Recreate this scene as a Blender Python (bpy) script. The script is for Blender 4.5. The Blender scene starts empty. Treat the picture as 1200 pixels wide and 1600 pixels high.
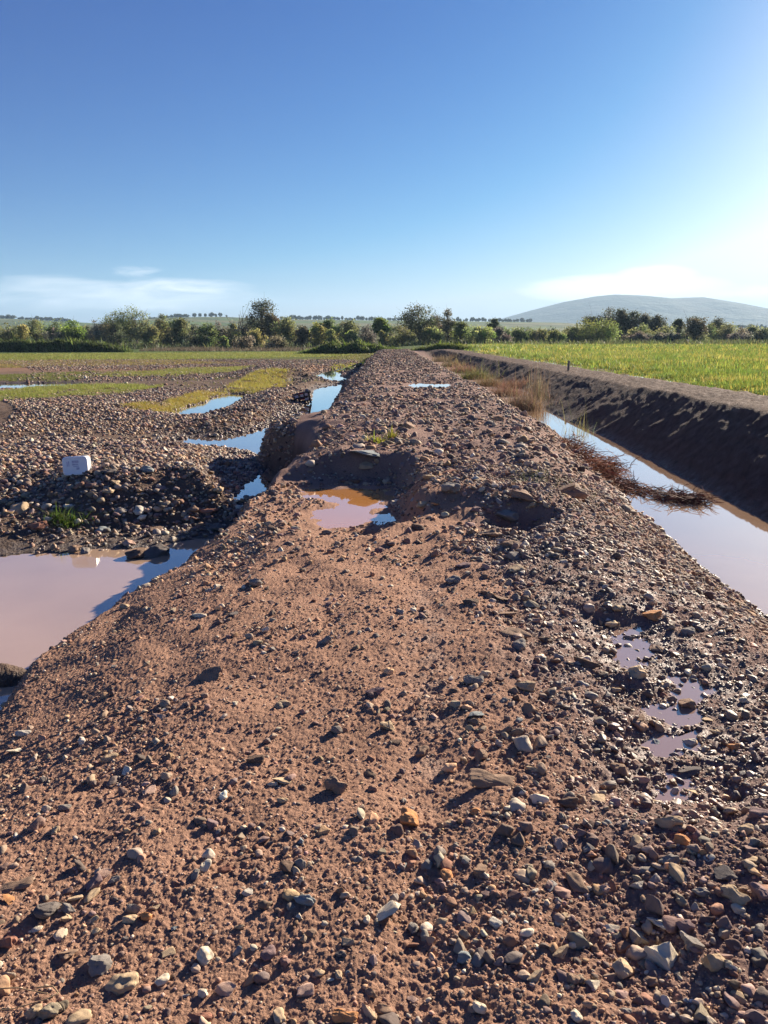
import bpy, math, time
import numpy as np
from mathutils import Vector, Matrix
T0 = time.time()
sc = bpy.context.scene
COL = sc.collection
R = math.radians

# ------------------------------------------------------------ camera
CAM_H, F_PX, PITCH = 1.6, 1164.0, R(13.34)
cam_d = bpy.data.cameras.new('camera')
cam_d.sensor_fit = 'VERTICAL'; cam_d.sensor_height = 36.0; cam_d.lens = 36.0*F_PX/1600.0
cam_d.clip_start = 0.05; cam_d.clip_end = 40000
cam = bpy.data.objects.new('camera', cam_d); COL.objects.link(cam)
cam.location = (0, 0, CAM_H); cam.rotation_euler = (math.pi/2-PITCH, 0, 0)
sc.camera = cam
sc.render.resolution_x, sc.render.resolution_y = 768, 1024

# ------------------------------------------------------------ sky, sun, exposure
SUN_AZ, SUN_EL = R(39.0), R(20.0)          # azimuth to the right of the view (+Y)
w = bpy.data.worlds.new('World'); sc.world = w; w.use_nodes = True
nt = w.node_tree; nt.nodes.clear()
def N(nt, t, **k):
    n = nt.nodes.new(t)
    for a, b in k.items():
        if a[0] == '_': n.inputs[int(a[1:])].default_value = b
        else: setattr(n, a, b)
    return n
def mth(nt, op, a, b=None, c=None, clamp=False):
    n = nt.nodes.new('ShaderNodeMath'); n.operation = op; n.use_clamp = clamp
    for i, v in enumerate((a, b, c)):
        if v is None: continue
        if isinstance(v, (int, float)): n.inputs[i].default_value = v
        else: nt.links.new(v, n.inputs[i])
    return n.outputs[0]
sky = N(nt, 'ShaderNodeTexSky', sky_type='NISHITA', sun_disc=False)
sky.sun_elevation = SUN_EL; sky.sun_rotation = SUN_AZ
sky.altitude = 100; sky.air_density = 1.0; sky.dust_density = 0.45; sky.ozone_density = 3.0
EXPO = 1.55
ss = N(nt, 'ShaderNodeSeparateColor'); nt.links.new(sky.outputs[0], ss.inputs[0])
KS = 1/(2**EXPO)/.05                        # a deeper, clearer blue than the plain sky model gives
r_ = mth(nt, 'ADD', mth(nt, 'MULTIPLY', mth(nt, 'POWER', ss.outputs[0], 1.8), .0116*KS), mth(nt, 'MULTIPLY', mth(nt, 'MAXIMUM', mth(nt, 'SUBTRACT', ss.outputs[0], 4.5), 0.0), .04*KS))
g_ = mth(nt, 'MULTIPLY', mth(nt, 'POWER', ss.outputs[1], 1.55), .0272*KS)
b_ = mth(nt, 'MULTIPLY', mth(nt, 'ADD', mth(nt, 'MULTIPLY', ss.outputs[2], .8), mth(nt, 'MULTIPLY', ss.outputs[1], .25)), .106*KS)
g_ = mth(nt, 'MINIMUM', g_, mth(nt, 'MULTIPLY', b_, .93)); r_ = mth(nt, 'MINIMUM', r_, mth(nt, 'MULTIPLY', b_, .82))
hs = N(nt, 'ShaderNodeCombineColor')
for k, o_ in enumerate((r_, g_, b_)): nt.links.new(o_, hs.inputs[k])
tc = N(nt, 'ShaderNodeTexCoord'); sp = N(nt, 'ShaderNodeSeparateXYZ')
nt.links.new(tc.outputs['Generated'], sp.inputs[0])
X, Y, Z = sp.outputs
az = mth(nt, 'MULTIPLY', mth(nt, 'ARCTAN2', X, Y), 57.2958)
el = mth(nt, 'MULTIPLY', mth(nt, 'ARCSINE', Z), 57.2958)
cv = N(nt, 'ShaderNodeCombineXYZ'); nt.links.new(az, cv.inputs[0]); nt.links.new(el, cv.inputs[1])
def cloud(azc, elc, aw, eh, sx, sy, thr, seed, gain):
    """one bank of thin cloud in the sky: a soft ellipse of directions broken up by noise"""
    a = mth(nt, 'DIVIDE', mth(nt, 'SUBTRACT', az, azc), aw); b = mth(nt, 'DIVIDE', mth(nt, 'SUBTRACT', el, elc), eh)
    r2 = mth(nt, 'ADD', mth(nt, 'MULTIPLY', a, a), mth(nt, 'MULTIPLY', b, b))
    m = mth(nt, 'SUBTRACT', 1.0, r2, clamp=True)
    mp = N(nt, 'ShaderNodeMapping'); mp.inputs['Scale'].default_value = (sx, sy, 1); mp.inputs['Location'].default_value = (seed, seed*2, seed)
    nt.links.new(cv.outputs[0], mp.inputs[0])
    no = N(nt, 'ShaderNodeTexNoise'); no.inputs['Scale'].default_value = 1.0; no.inputs['Detail'].default_value = 6; no.inputs['Roughness'].default_value = .55
    no.inputs['Distortion'].default_value = .6
    nt.links.new(mp.outputs[0], no.inputs['Vector'])
    q = mth(nt, 'MULTIPLY', mth(nt, 'SUBTRACT', mth(nt, 'ADD', no.outputs[0], mth(nt, 'MULTIPLY', m, .35)), thr), gain, clamp=True)
    return mth(nt, 'MULTIPLY', q, mth(nt, 'POWER', m, .5))
banks = [cloud(-19, 2.7, 11.5, 1.5, .16, .9, .53, 3.1, 1.7), cloud(-15, 3.3, 6.5, .75, .25, 1.5, .55, 8.3, 2.2),
         cloud(-17.5, 4.3, 2.2, .5, .5, 2.2, .62, 1.7, 1.2), cloud(-27.3, 8.1, 1.2, .8, .8, 1.6, .5, 5.0, 3.5),
         cloud(17, 3.2, 7.5, 1.1, .35, 1.4, .30, 6.2, 3.0), cloud(19.2, 3.7, 3.2, 1.1, .5, 1.2, .30, 2.2, 3.5),
         cloud(24, 2.7, 6, .8, .35, 1.6, .5, 9.9, 2.0)]
cm = banks[0]
for b in banks[1:]: cm = mth(nt, 'MAXIMUM', cm, b)
mix = N(nt, 'ShaderNodeMix', data_type='RGBA'); nt.links.new(mth(nt, 'MULTIPLY', cm, .85), mix.inputs[0])
nt.links.new(hs.outputs[0], mix.inputs[6])
CLOUD = mix.inputs[7]; CLOUD.default_value = (1.5*KS, 1.5*KS, 1.5*KS, 1)
bg = N(nt, 'ShaderNodeBackground'); bg.inputs[1].default_value = 0.05
nt.links.new(mix.outputs[2], bg.inputs[0])
wo = N(nt, 'ShaderNodeOutputWorld'); nt.links.new(bg.outputs[0], wo.inputs[0])

sun_d = bpy.data.lights.new('sun', 'SUN'); sun_d.energy = 5.0; sun_d.angle = R(.5); sun_d.color = (1.0, .87, .70)
sun = bpy.data.objects.new('sun', sun_d); COL.objects.link(sun)
sdir = Vector((math.sin(SUN_AZ)*math.cos(SUN_EL), math.cos(SUN_AZ)*math.cos(SUN_EL), math.sin(SUN_EL)))
sun.rotation_euler = (-sdir).to_track_quat('-Z', 'Y').to_euler(); sun.location = (60, 80, 60)
sc.view_settings.view_transform = 'Standard'; sc.view_settings.look = 'None'
sc.view_settings.exposure = EXPO; sc.view_settings.gamma = 1.0
sc.cycles.max_bounces = 5; sc.cycles.diffuse_bounces = 2; sc.cycles.glossy_bounces = 3
sc.cycles.transmission_bounces = 2; sc.cycles.transparent_max_bounces = 6; sc.cycles.volume_bounces = 0
sc.cycles.use_denoising = True
sc.cycles.sample_clamp_indirect = 6.0

# ------------------------------------------------------------ number tools
rng = np.random.default_rng(11)
def _hash(ix, iy, seed):
    h = (ix.astype(np.int64)*374761393 + iy.astype(np.int64)*668265263 + seed*974711) & 0xFFFFFFFF
    h = ((h ^ (h >> 13))*1274126177) & 0xFFFFFFFF
    return (h ^ (h >> 16)) & 0xFFFFFFFF
GA = np.cos(np.arange(256)*2*np.pi/256).astype(np.float32); GB = np.sin(np.arange(256)*2*np.pi/256).astype(np.float32)
def pn(x, y, seed=0):
    """2D gradient noise, about -.7 to .7"""
    x = np.asarray(x, float); y = np.asarray(y, float)
    x0 = np.floor(x); y0 = np.floor(y); fx = x-x0; fy = y-y0
    ix = x0.astype(np.int64); iy = y0.astype(np.int64)
    u = fx*fx*fx*(fx*(fx*6-15)+10); v = fy*fy*fy*(fy*(fy*6-15)+10)
    def g(a, b):
        h = _hash(ix+a, iy+b, seed) & 255
        return GA[h]*(fx-a) + GB[h]*(fy-b)
    n0 = g(0, 0)*(1-u)+g(1, 0)*u; n1 = g(0, 1)*(1-u)+g(1, 1)*u
    return n0*(1-v)+n1*v
def fbm(x, y, f, o=4, seed=0, gain=.5):
    s = 0; a = 1
    for i in range(o):
        s = s + a*pn(x*f+i*17.3, y*f-i*9.1, seed+i); f *= 2.03; a *= gain
    return s
def sstep(a, b, x):
    t = np.clip((x-a)/(b-a), 0, 1); return t*t*(3-2*t)
def P(u, v, z=0.0):
    """the point at height z that the photograph shows at pixel (u, v)"""
    al = math.atan((v-800)/F_PX)+PITCH
    d = (CAM_H-z)/math.tan(al)
    dep = d*math.cos(PITCH)+(CAM_H-z)*math.sin(PITCH)
    return ((u-600)/F_PX*dep, d)
def Pd(u, v, d):
    """point at ground distance d, with its height"""
    z = CAM_H-d*math.tan(math.atan((v-800)/F_PX)+PITCH)
    dep = d*math.cos(PITCH)+(CAM_H-z)*math.sin(PITCH)
    return ((u-600)/F_PX*dep, d, z)
def poly_px(pts, z): return np.array([P(u, v, z) for u, v in pts])
def sdf(px, py, poly):
    """signed distance to a polygon, negative inside; only evaluated near it"""
    out = np.full(px.shape, 9.0)
    lo = poly.min(0)-2.0; hi = poly.max(0)+2.0
    m = (px > lo[0]) & (px < hi[0]) & (py > lo[1]) & (py < hi[1])
    if not m.any(): return out
    x = px[m]; y = py[m]; d = np.full(x.shape, 1e9); ins = np.zeros(x.shape, bool)
    n = len(poly)
    for i in range(n):
        ax, ay = poly[i]; bx, by = poly[(i+1) % n]
        ex, ey = bx-ax, by-ay; wx, wy = x-ax, y-ay
        t = np.clip((wx*ex+wy*ey)/(ex*ex+ey*ey+1e-12), 0, 1)
        d = np.minimum(d, (wx-ex*t)**2+(wy-ey*t)**2)
        c = (ay > y) != (by > y)
        with np.errstate(divide='ignore', invalid='ignore'):
            ins ^= c & (x < (bx-ax)*(y-ay)/(by-ay+1e-12)+ax)
    d = np.sqrt(d); out[m] = np.minimum(np.where(ins, -d, d), 9.0)
    return out

# ------------------------------------------------------------ the lie of the land
WZ = -1.0                                     # level of the flood water left and in the ditch
sh = [P(u, v, -.3) for u, v in ((-60, 1160), (0, 1112), (90, 1005), (200, 922), (330, 845), (432, 742), (486, 672), (545, 604), (572, 565))]
SX = np.array([-2.2, -2.1]+[a+.12*(b < 9)+.12*(b >= 9) for a, b in sh]+[-.6, 0.2]); SY = np.array([-30, 1.0]+[b for a, b in sh]+[93, 130])
rw = [(a, b) for a, b in (P(u, v, WZ) for u, v in ((1190, 960), (1050, 850), (960, 765), (900, 700), (820, 655)))]
RX = np.array([3.4, 3.45]+[a for a, b in rw]+[4.6, 4.5, 4.4]); RY = np.array([-30, 2]+[b for a, b in rw]+[40, 85, 130])
dw = [P(u, v, WZ) for u, v in ((1200, 815), (1060, 740), (950, 685), (872, 650))]
DX = np.array([5.4, 5.4]+[a for a, b in dw]+[5.9, 5.5, 5.2]); DY = np.array([-30, 3]+[b for a, b in dw]+[45, 85, 130])
cpt = [P(1260, 629, .22), P(1200, 620, .20), P(1050, 597, .12), P(900, 575, .03), P(800, 560, .0), P(700, 545, .0)]
CX = np.array([cpt[0][0]-.1, cpt[0][0]]+[a for a, b in cpt]+[7.0]); CY = np.array([-30, 10]+[b for a, b in cpt]+[130])
def cz(y): return np.interp(y, [15, 20, 34, 60], [.22, .17, .03, .0])
def shoulder(y): return np.interp(y, SY, SX)
def rwl(y): return np.interp(y, RY, RX)
def dwl(y): return np.interp(y, DY, DX)
def crest(y): return np.interp(y, CY, CX)

W_POND = np.array([P(-500, 880, WZ), P(-250, 872, WZ), P(-100, 874, WZ), P(0, 868, WZ), P(60, 862, WZ), P(130, 861, WZ), P(200, 858, WZ), P(250, 850, WZ),
                   P(300, 842, WZ), P(345, 845, WZ), (-1.6, 8.0), (-1.8, 6.0), (-2.0, 4.0), (-2.0, -3), (-14, -3), (-14, 6)])
z1 = [P(u, v, WZ) for u, v in ((285, 688), (300, 682), (340, 684), (390, 676), (420, 665), (440, 655), (460, 645), (470, 635), (484, 629), (488, 612), (500, 604), (520, 601), (548, 598), (556, 604), (560, 612),
                               (545, 625), (520, 640), (500, 655), (480, 668), (455, 690), (435, 712), (425, 726), (404, 724), (393, 708), (386, 702), (340, 699), (300, 696))]
W_CHAN = np.array(z1)
W_GULL = np.array([P(u, v, WZ) for u, v in ((348, 790), (362, 770), (384, 752), (404, 738), (446, 726), (460, 742), (432, 764), (404, 784), (372, 796))])
W_UP1 = np.array([P(u, v, WZ) for u, v in ((488, 586), (515, 578), (536, 583), (534, 589), (545, 593), (525, 597), (512, 594), (500, 589))])
W_UP2 = np.array([P(u, v, WZ) for u, v in ((422, 604), (446, 595), (474, 592), (474, 598), (452, 604), (434, 607))])
W_LEFT = np.array([P(u, v, WZ) for u, v in ((268, 645), (290, 636), (318, 629), (332, 621), (362, 615), (386, 617), (374, 628), (352, 638), (318, 648), (290, 650))])
W_MINI = np.array([P(u, v, WZ) for u, v in ((322, 656), (340, 651), (362, 652), (350, 658), (330, 660))])
W_FAR = np.array([P(u, v, WZ) for u, v in ((-60, 600), (0, 600), (55, 599), (118, 599), (104, 606), (50, 608), (0, 610), (-60, 610))])
W_TOP = np.array([P(u, v, WZ) for u, v in ((515, 578), (540, 573), (560, 566), (585, 557), (592, 556), (584, 566), (566, 577), (540, 581))])
LEFT_W = [W_POND, W_CHAN, W_GULL, W_UP1, W_UP2, W_LEFT, W_MINI, W_FAR, W_TOP]
DIPZ = -.30
W_DIP = np.array([P(u, v, DIPZ) for u, v in ((480, 766), (540, 763), (600, 765), (604, 780), (590, 797), (616, 816), (560, 821), (498, 818), (486, 802), (528, 792), (530, 783), (490, 778))])
B2Z = -.05
W_B2 = np.array([P(u, v, B2Z) for u, v in ((638, 602), (652, 598), (692, 598), (704, 602), (690, 606), (652, 606))])
RUTZ = -.115
W_RUT = [np.array([P(u, v, RUTZ) for u, v in q]) for q in (
    ((952, 985), (1000, 982), (1012, 1000), (1030, 1030), (1010, 1042), (965, 1046), (950, 1025)),
    ((1040, 1062), (1095, 1058), (1120, 1085), (1098, 1125), (1060, 1140), (1000, 1118), (985, 1100), (1040, 1092)),
    ((1000, 1160), (1095, 1135), (1108, 1168), (1052, 1190), (1010, 1182)),
    ((1005, 1215), (1045, 1205), (1105, 1212), (1092, 1238), (1050, 1252), (1010, 1240)))]
W_SIDE = np.array([P(u, v, -.13) for u, v in ((792, 834), (822, 831), (842, 836), (820, 843), (795, 841))])
STRIP_Z = -.15

def bump(x, y, cx, cy, rx, ry, rot=0):
    c, s = math.cos(rot), math.sin(rot); a = ((x-cx)*c+(y-cy)*s)/rx; b = (-(x-cx)*s+(y-cy)*c)/ry
    return np.exp(-(a*a+b*b)**1.4)

def micro(x, y, far=None):
    """crumbs and clods, casting their own small shadows"""
    m = (y < 16) & (np.abs(x) < 9)
    out = np.zeros(x.shape)
    if m.any():
        xs, ys = x[m], y[m]
        a = .5+.9*np.clip(fbm(xs, ys, 2.2, 2, 77), -.4, .6)
        rt = .7+.5*sstep(-.2, .9, xs); a = a*rt; o = .018*pn(xs*9, ys*9, 31)*a+.018*np.abs(pn(xs*17, ys*17, 32))*a+.012*np.abs(pn(xs*29, ys*29, 37))*a+.02*pn(xs*4.3, ys*4.3, 36)*sstep(2.5, 5, ys)
        o += .0055*pn(xs*47, ys*47, 33)*(.6+a)
        n = ys < 6.5
        xn, yn = xs[n], ys[n]; q = np.zeros(xs.shape)
        q[n] = .0034*pn(xn*90, yn*90, 34)+.0026*pn(xn*170, yn*170, 35)
        out[m] = (o+q)*(1-sstep(12, 16, ys))
    return out

def land(x, y, fine=True):
    x = np.asarray(x, float); y = np.asarray(y, float)
    wob = .16*fbm(x, y, .9, 3, 5)+.05*fbm(x, y, 4, 2, 8)
    # --- embankment
    s = shoulder(y)+.12*fbm(y*.6, x*0, 1, 3, 3)-.85*np.exp(-((y-15.6)/1.25)**4)*1.0+.35*np.exp(-((y-12.2)/1.3)**2)-.3*np.exp(-((y-32)/3.)**2)
    t = x-s+wob*.35
    prof_l = -.27*(1-sstep(-.25, 1.1, t+.25*sstep(9, 12, y)))**1.2-1.1*sstep(0, -.65, t)
    r = rwl(y)+.12*fbm(y*.7, x*0+4, 1, 3, 6); q = r-x+wob*.3
    prof_r = -1.0*(1-np.clip(q/(2.15-.3*sstep(6.5, 10, y)), -.4, 1))**1.35
    prof_r = np.where(q < 0, -1.0+q*.6, prof_r)
    dome = np.minimum(prof_l, prof_r)
    top = (1-sstep(.2, .9, -dome))
    e = dome+top*(.05*fbm(x, y, .35, 2, 12)+.035*fbm(x, y, 1.3, 3, 13))
    e = e+.05*fbm(x, y, 1.7, 3, 14)*sstep(6.5, 9, y)*top
    # hollow that holds the puddle, hump and scarps around it
    dp = sdf(x+.10*fbm(x, y, 2.1, 3, 21), y+.22*fbm(x, y, 1.6, 3, 22), W_DIP)
    hol = np.array([P(430, 750, -.25), P(520, 742, -.25), P(612, 742, -.2), P(640, 762, -.2), P(612, 790, -.3), P(630, 850, -.3), P(560, 870, -.3), P(480, 858, -.3), P(415, 812, -.25), P(380, 790, -.3)])
    dh = sdf(x+.12*fbm(x, y, 1.4, 3, 23), y+.25*fbm(x, y, 1.1, 3, 24), hol)
    hump = .05*sstep(9.2, 10.2, y)*(1-sstep(15, 22, y))*sstep(-1.9, -.9, x)*(1-sstep(2.2, 3.0, x))
    hump += .14*bump(x, y, *P(700, 790, -.1), .55, .6)+.12*bump(x, y, *P(820, 786, 0), .8, .8)+.10*bump(x, y, *P(885, 775, -.2), .5, .5)
    e = e+hump-.05*bump(x, y, *P(770, 836, -.15), .6, .35)
    floor = DIPZ+.03+.035*fbm(x, y, 2.5, 3, 25)
    floor = np.where(dp < .5, DIPZ-.005+np.clip(dp, -.3, .5)*.10, floor)
    kk = sstep(.32, -.05, dh); e = e*(1-kk)+np.minimum(floor, e)*kk
    for pl, zz, ww in ((W_B2, B2Z, 2.2), (W_SIDE, -.13, .25)):
        dd = sdf(x+.1*fbm(x, y, 1.5, 2, 41), y+.3*fbm(x, y, 1.0, 2, 42), pl)
        kk = sstep(ww, 0, dd); e = e*(1-kk)+(zz-.004+np.clip(dd, -.4, 1)*.09)*kk
    rut = np.full(x.shape, 9.0)
    for pl in W_RUT: rut = np.minimum(rut, sdf(x+.05*fbm(x, y, 6, 3, 44), y+.08*fbm(x, y, 5, 3, 45), pl)-.01+.05*fbm(x, y, 7, 2, 47))
    kk = sstep(.4, 0, rut); e = e*(1-kk)+(RUTZ-.003+np.clip(rut, -.12, .3)*.13+.010*fbm(x, y, 9, 2, 46))*kk
    e = np.where((rut > -.02) & (rut < .5), np.maximum(e, RUTZ+.004+.012*sstep(0, .1, rut)), e)
    # faint wheel track
    tr = np.exp(-((x-.17-.03*(y-3))/.13)**2)*(1-sstep(4.5, 7, y)); e = e-.022*tr-.02*np.exp(-((x+1.05+.03*(y-3)+.05*pn(y*1.1, x*0+9, 48))/.16)**2)*sstep(1, 2, y)*(1-sstep(6, 8, y))-.02*np.exp(-((x-.75-.05*(y-3)+.06*pn(y*1.3, x*0+5, 49))/.12)**2)*(1-sstep(6, 8, y))
    # --- gravel flat on the left
    b = -.44-.42*sstep(12.3, 17.0, y)-.03*sstep(17, 60, y)-.22*sstep(-5, -2.7, x)*(1-sstep(15, 17, y))
    b = b-.50*(1-sstep(8.6, 11.6, y+.6*fbm(x, y, .5, 2, 51)))
    b = b+(.10-.06*sstep(14, 18, y))*fbm(x, y, .22, 3, 52)*(1-sstep(60, 90, y))+(.10-.05*sstep(14, 18, y))*fbm(x, y, .9, 3, 53)*(1-sstep(35, 60, y))
    for u, v, rx, ry, hh in ((455, 640, .5, .6, .12), (400, 650, 1.7, 2.4, .24), (345, 634, 1.2, 1.4, .16), (512, 600, 1.5, 3.0, .42), (455, 618, 1.6, 2.6, .22), (430, 585, 2.6, 7, .3), (470, 577, 5, 7, .3),
                             (60, 700, 1.6, 1.4, .14), (200, 700, 1.6, 1.2, .12), (330, 760, .9, .9, .20), (250, 780, 1.3, .7, .16), (110, 640, 2.2, 2.2, .18)):
        cx, cy = P(u, v, -.8); b = b+hh*bump(x, y, cx, cy, rx, ry)
    b = np.maximum(b, WZ+.035)
    wx = x+.10*fbm(x, y, 1.3, 3, 61)+.04*fbm(x, y, 6, 2, 62); wy = y+.22*fbm(x, y, .8, 3, 63)
    dl = np.full(x.shape, 9.0)
    for pl in LEFT_W: dl = np.minimum(dl, sdf(wx, wy, pl))
    sl = np.where(y < 12, .55, 1.3)
    kk = sstep(0, 1, dl/sl)
    b = np.where(dl < 0, WZ+np.clip(dl, -.6, 0)*.5, (WZ+.01+dl*.03)*(1-kk)+b*kk)
    cx, cy = P(28, 1062, WZ); b = np.maximum(b, WZ-.3+.42*bump(x, y, cx-.15, cy, .42, .22))
    left = np.where(y < 130, b, -.9)
    L = np.maximum(e, left)
    # --- ditch, its far bank and the field
    d0 = dwl(y)+.10*fbm(y*.8, x*0+2, 1, 3, 71); c0 = crest(y)
    t = (x-d0)/(c0-d0)
    slump = .07*fbm(x*.3, y*.35, 1, 2, 72)+.03*fbm(x*.9, y*.7-x*.3, 1, 3, 73)+.03*fbm(x*3.+y*1.2, y*2.2-x, 1, 3, 74)
    strk = .014*pn(x*1.4, (y-x*.45)*3.1, 75)+.010*pn(x*2.5, (y-x*.4)*8, 76)+.006*pn(x*5, y*12, 78)
    bank = -1.0+(1.0+cz(y))*np.where(t < .56, 1.68*np.clip(t, 0, 1), .9408+.0592*np.sin(np.clip((t-.56)/.44, 0, 1)*np.pi/2))+np.where(t > .03, (slump+strk)*np.clip(t*4, 0, 1)+.035*np.abs(fbm(x, y, 1.8, 3, 79))*np.clip(t*3, 0, 1)+.022*pn(x*5, y*3.4, 80)*np.clip(t*3, 0, 1)*(y < 40), 0)
    bank = np.where(t < 0, -1.0+(x-d0)*.5, bank)
    bank = np.maximum(bank, -1.35+.55*sstep(24.5, 29, y))
    over = x-c0
    fld = -.2+.03*fbm(x, y, .3, 2, 81)
    strip = sstep(.3, 1.0, over)*(1-sstep(2.0, 2.8, over))
    bank = np.where(over > 0, cz(y)+(slump+strk)-(.2+cz(y)+slump)*sstep(0, 1.3, over), bank)
    bank = bank*(1-sstep(.8, 1.8, over))+(fld-.01+.07*strip*(fbm(x, y, 1.1, 3, 82)))*sstep(.8, 1.8, over)
    bank = np.where(over > 2.6, fld, bank)
    e2 = np.maximum(e, -1.35+.55*sstep(24.5, 29, y))
    Rr = np.where(x < d0-.02, np.maximum(e2, np.where(x > (r+d0)/2, bank, -9)), np.maximum(bank, -9))
    h = np.where(x < 1.2, L, Rr)
    fade = sstep(86, 104, y); hf = np.where(x < 2, -.9, -.2)*1.0
    hf = -.9+.7*sstep(-6, 8, x)
    h = h*(1-fade)+hf*fade
    h = h-(.6*sstep(300, 900, y))*1.0
    if fine: h = h+micro(x, y)*np.where(x > d0, 1.3, 1.0)
    return h
def hz(x, y, fine=False): return float(land(np.array([x]), np.array([y]), fine)[0])
def drop(u, v):
    """where the sight line through a pixel first meets the land"""
    al = math.atan((v-800)/F_PX)+PITCH
    d = np.concatenate([np.arange(1.0, 12, .01), np.arange(12, 60, .05), np.arange(60, 200, .5)])
    z = CAM_H-d*math.tan(al); dep = d*math.cos(PITCH)+(CAM_H-z)*math.sin(PITCH)
    x = (u-600)/F_PX*dep
    hh = land(x, d, False); i = int(np.argmax(hh >= z))
    return float(x[i]), float(d[i]), float(hh[i]), float(dep[i])

# ------------------------------------------------------------ object helpers
def tag(o, label=None, cat=None, group=None, kind=None):
    for k, v in (('label', label), ('category', cat), ('group', group), ('kind', kind)):
        if v: o[k] = v
    return o
def raw_mesh(name, V, Fs, mat, col=None, smooth=True, parent=None):
    """Fs: list of face arrays (n,3) or (n,4); col: (nv,4) albedo + wetness"""
    me = bpy.data.meshes.new(name)
    V = np.ascontiguousarray(V, np.float32); me.vertices.add(len(V)); me.vertices.foreach_set('co', V.ravel())
    li = np.concatenate([f.ravel() for f in Fs]).astype(np.int32)
    st = []; o = 0
    for f in Fs: st.append(o+np.arange(len(f))*f.shape[1]); o += f.size
    st = np.concatenate(st).astype(np.int32)
    me.loops.add(len(li)); me.loops.foreach_set('vertex_index', li)
    me.polygons.add(len(st)); me.polygons.foreach_set('loop_start', st)
    if smooth: me.polygons.foreach_set('use_smooth', np.ones(len(st), bool))
    if col is not None:
        a = me.color_attributes.new('Col', 'FLOAT_COLOR', 'POINT')
        a.data.foreach_set('color', np.ascontiguousarray(col, np.float32).ravel())
    me.update(calc_edges=True)
    me.materials.append(mat)
    ob = bpy.data.objects.new(name, me); COL.objects.link(ob)
    if parent: ob.parent = parent
    return ob
def empty(name, loc=(0, 0, 0), rz=0):
    o = bpy.data.objects.new(name, None); COL.objects.link(o); o.location = loc; o.rotation_euler = (0, 0, rz); return o
def tubes(paths, rads, n=6):
    """many tapered tubes in one array: paths (k,3) lists"""
    V = []; Fq = []; off = 0
    for p, r in zip(paths, rads):
        p = np.asarray(p, float); k = len(p); r = np.broadcast_to(np.asarray(r, float), (k,))
        t = np.gradient(p, axis=0); t /= np.linalg.norm(t, axis=1)[:, None]+1e-9
        up = np.where(np.abs(t[:, 2:3]) < .9, [[0, 0, 1.]], [[1., 0, 0]])
        a = np.cross(t, up); a /= np.linalg.norm(a, axis=1)[:, None]+1e-9; b = np.cross(t, a)
        th = np.arange(n)*2*np.pi/n
        V.append((p[:, None]+r[:, None, None]*(a[:, None]*np.cos(th)[None, :, None]+b[:, None]*np.sin(th)[None, :, None])).reshape(-1, 3))
        i = np.arange(k-1)[:, None]*n; j = np.arange(n)[None]
        Fq.append(np.stack([i+j, i+(j+1) % n, i+n+(j+1) % n, i+n+j], -1).reshape(-1, 4)+off); off += k*n
    return np.concatenate(V), np.concatenate(Fq)

# ------------------------------------------------------------ materials
def new_mat(name):
    m = bpy.data.materials.new(name); m.use_nodes = True; nt = m.node_tree; b = nt.nodes['Principled BSDF']; return m, nt, b
def soil_mat(name, bump_layers, var=.35, wet_rough=.32, dry_rough=.95, scale=1.0):
    m, nt, b = new_mat(name)
    at = N(nt, 'ShaderNodeVertexColor', layer_name='Col'); tcn = N(nt, 'ShaderNodeTexCoord')
    n1 = N(nt, 'ShaderNodeTexNoise'); n1.inputs['Scale'].default_value = 38*scale; n1.inputs['Detail'].default_value = 8; n1.inputs['Roughness'].default_value = .7
    n2 = N(nt, 'ShaderNodeTexNoise'); n2.inputs['Scale'].default_value = 3.1*scale; n2.inputs['Detail'].default_value = 5
    for n in (n1, n2): nt.links.new(tcn.outputs['Object'], n.inputs['Vector'])
    f = mth(nt, 'ADD', mth(nt, 'MULTIPLY', n1.outputs[0], var*1.6), mth(nt, 'MULTIPLY', n2.outputs[0], var*1.2))
    f = mth(nt, 'ADD', f, 1-var*1.4)
    mx = N(nt, 'ShaderNodeVectorMath', operation='MULTIPLY'); nt.links.new(at.outputs[0], mx.inputs[0])
    cb = N(nt, 'ShaderNodeCombineXYZ')
    for i in range(3): nt.links.new(f, cb.inputs[i])
    nt.links.new(cb.outputs[0], mx.inputs[1]); nt.links.new(mx.outputs[0], b.inputs['Base Color'])
    wn = N(nt, 'ShaderNodeTexNoise'); wn.inputs['Scale'].default_value = 9; wn.inputs['Detail'].default_value = 5
    nt.links.new(tcn.outputs['Object'], wn.inputs['Vector'])
    wet = mth(nt, 'MULTIPLY', at.outputs[1], mth(nt, 'MULTIPLY', mth(nt, 'SUBTRACT', wn.outputs[0], .28), 3.0, clamp=True))
    nt.links.new(mth(nt, 'ADD', dry_rough, mth(nt, 'MULTIPLY', wet, wet_rough-dry_rough)), b.inputs['Roughness'])
    nt.links.new(mth(nt, 'ADD', .06, mth(nt, 'MULTIPLY', wet, .5)), b.inputs['Specular IOR Level'])
    prev = None
    for sc_, st, dist in bump_layers:
        nn = N(nt, 'ShaderNodeTexNoise'); nn.inputs['Scale'].default_value = sc_; nn.inputs['Detail'].default_value = 5; nn.inputs['Roughness'].default_value = .65
        nt.links.new(tcn.outputs['Object'], nn.inputs['Vector'])
        bp = N(nt, 'ShaderNodeBump'); bp.inputs['Strength'].default_value = st; bp.inputs['Distance'].default_value = dist
        nt.links.new(nn.outputs[0], bp.inputs['Height'])
        if prev: nt.links.new(prev, bp.inputs['Normal'])
        prev = bp.outputs[0]
    nt.links.new(prev, b.inputs['Normal'])
    return m
M_SOIL = soil_mat('soil', [(22, .5, .03), (70, .7, .02), (260, .7, .006)], var=.45, wet_rough=.5)
M_FLAT = soil_mat('gravel_soil', [(9, .8, .10), (30, .6, .03)])
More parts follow.
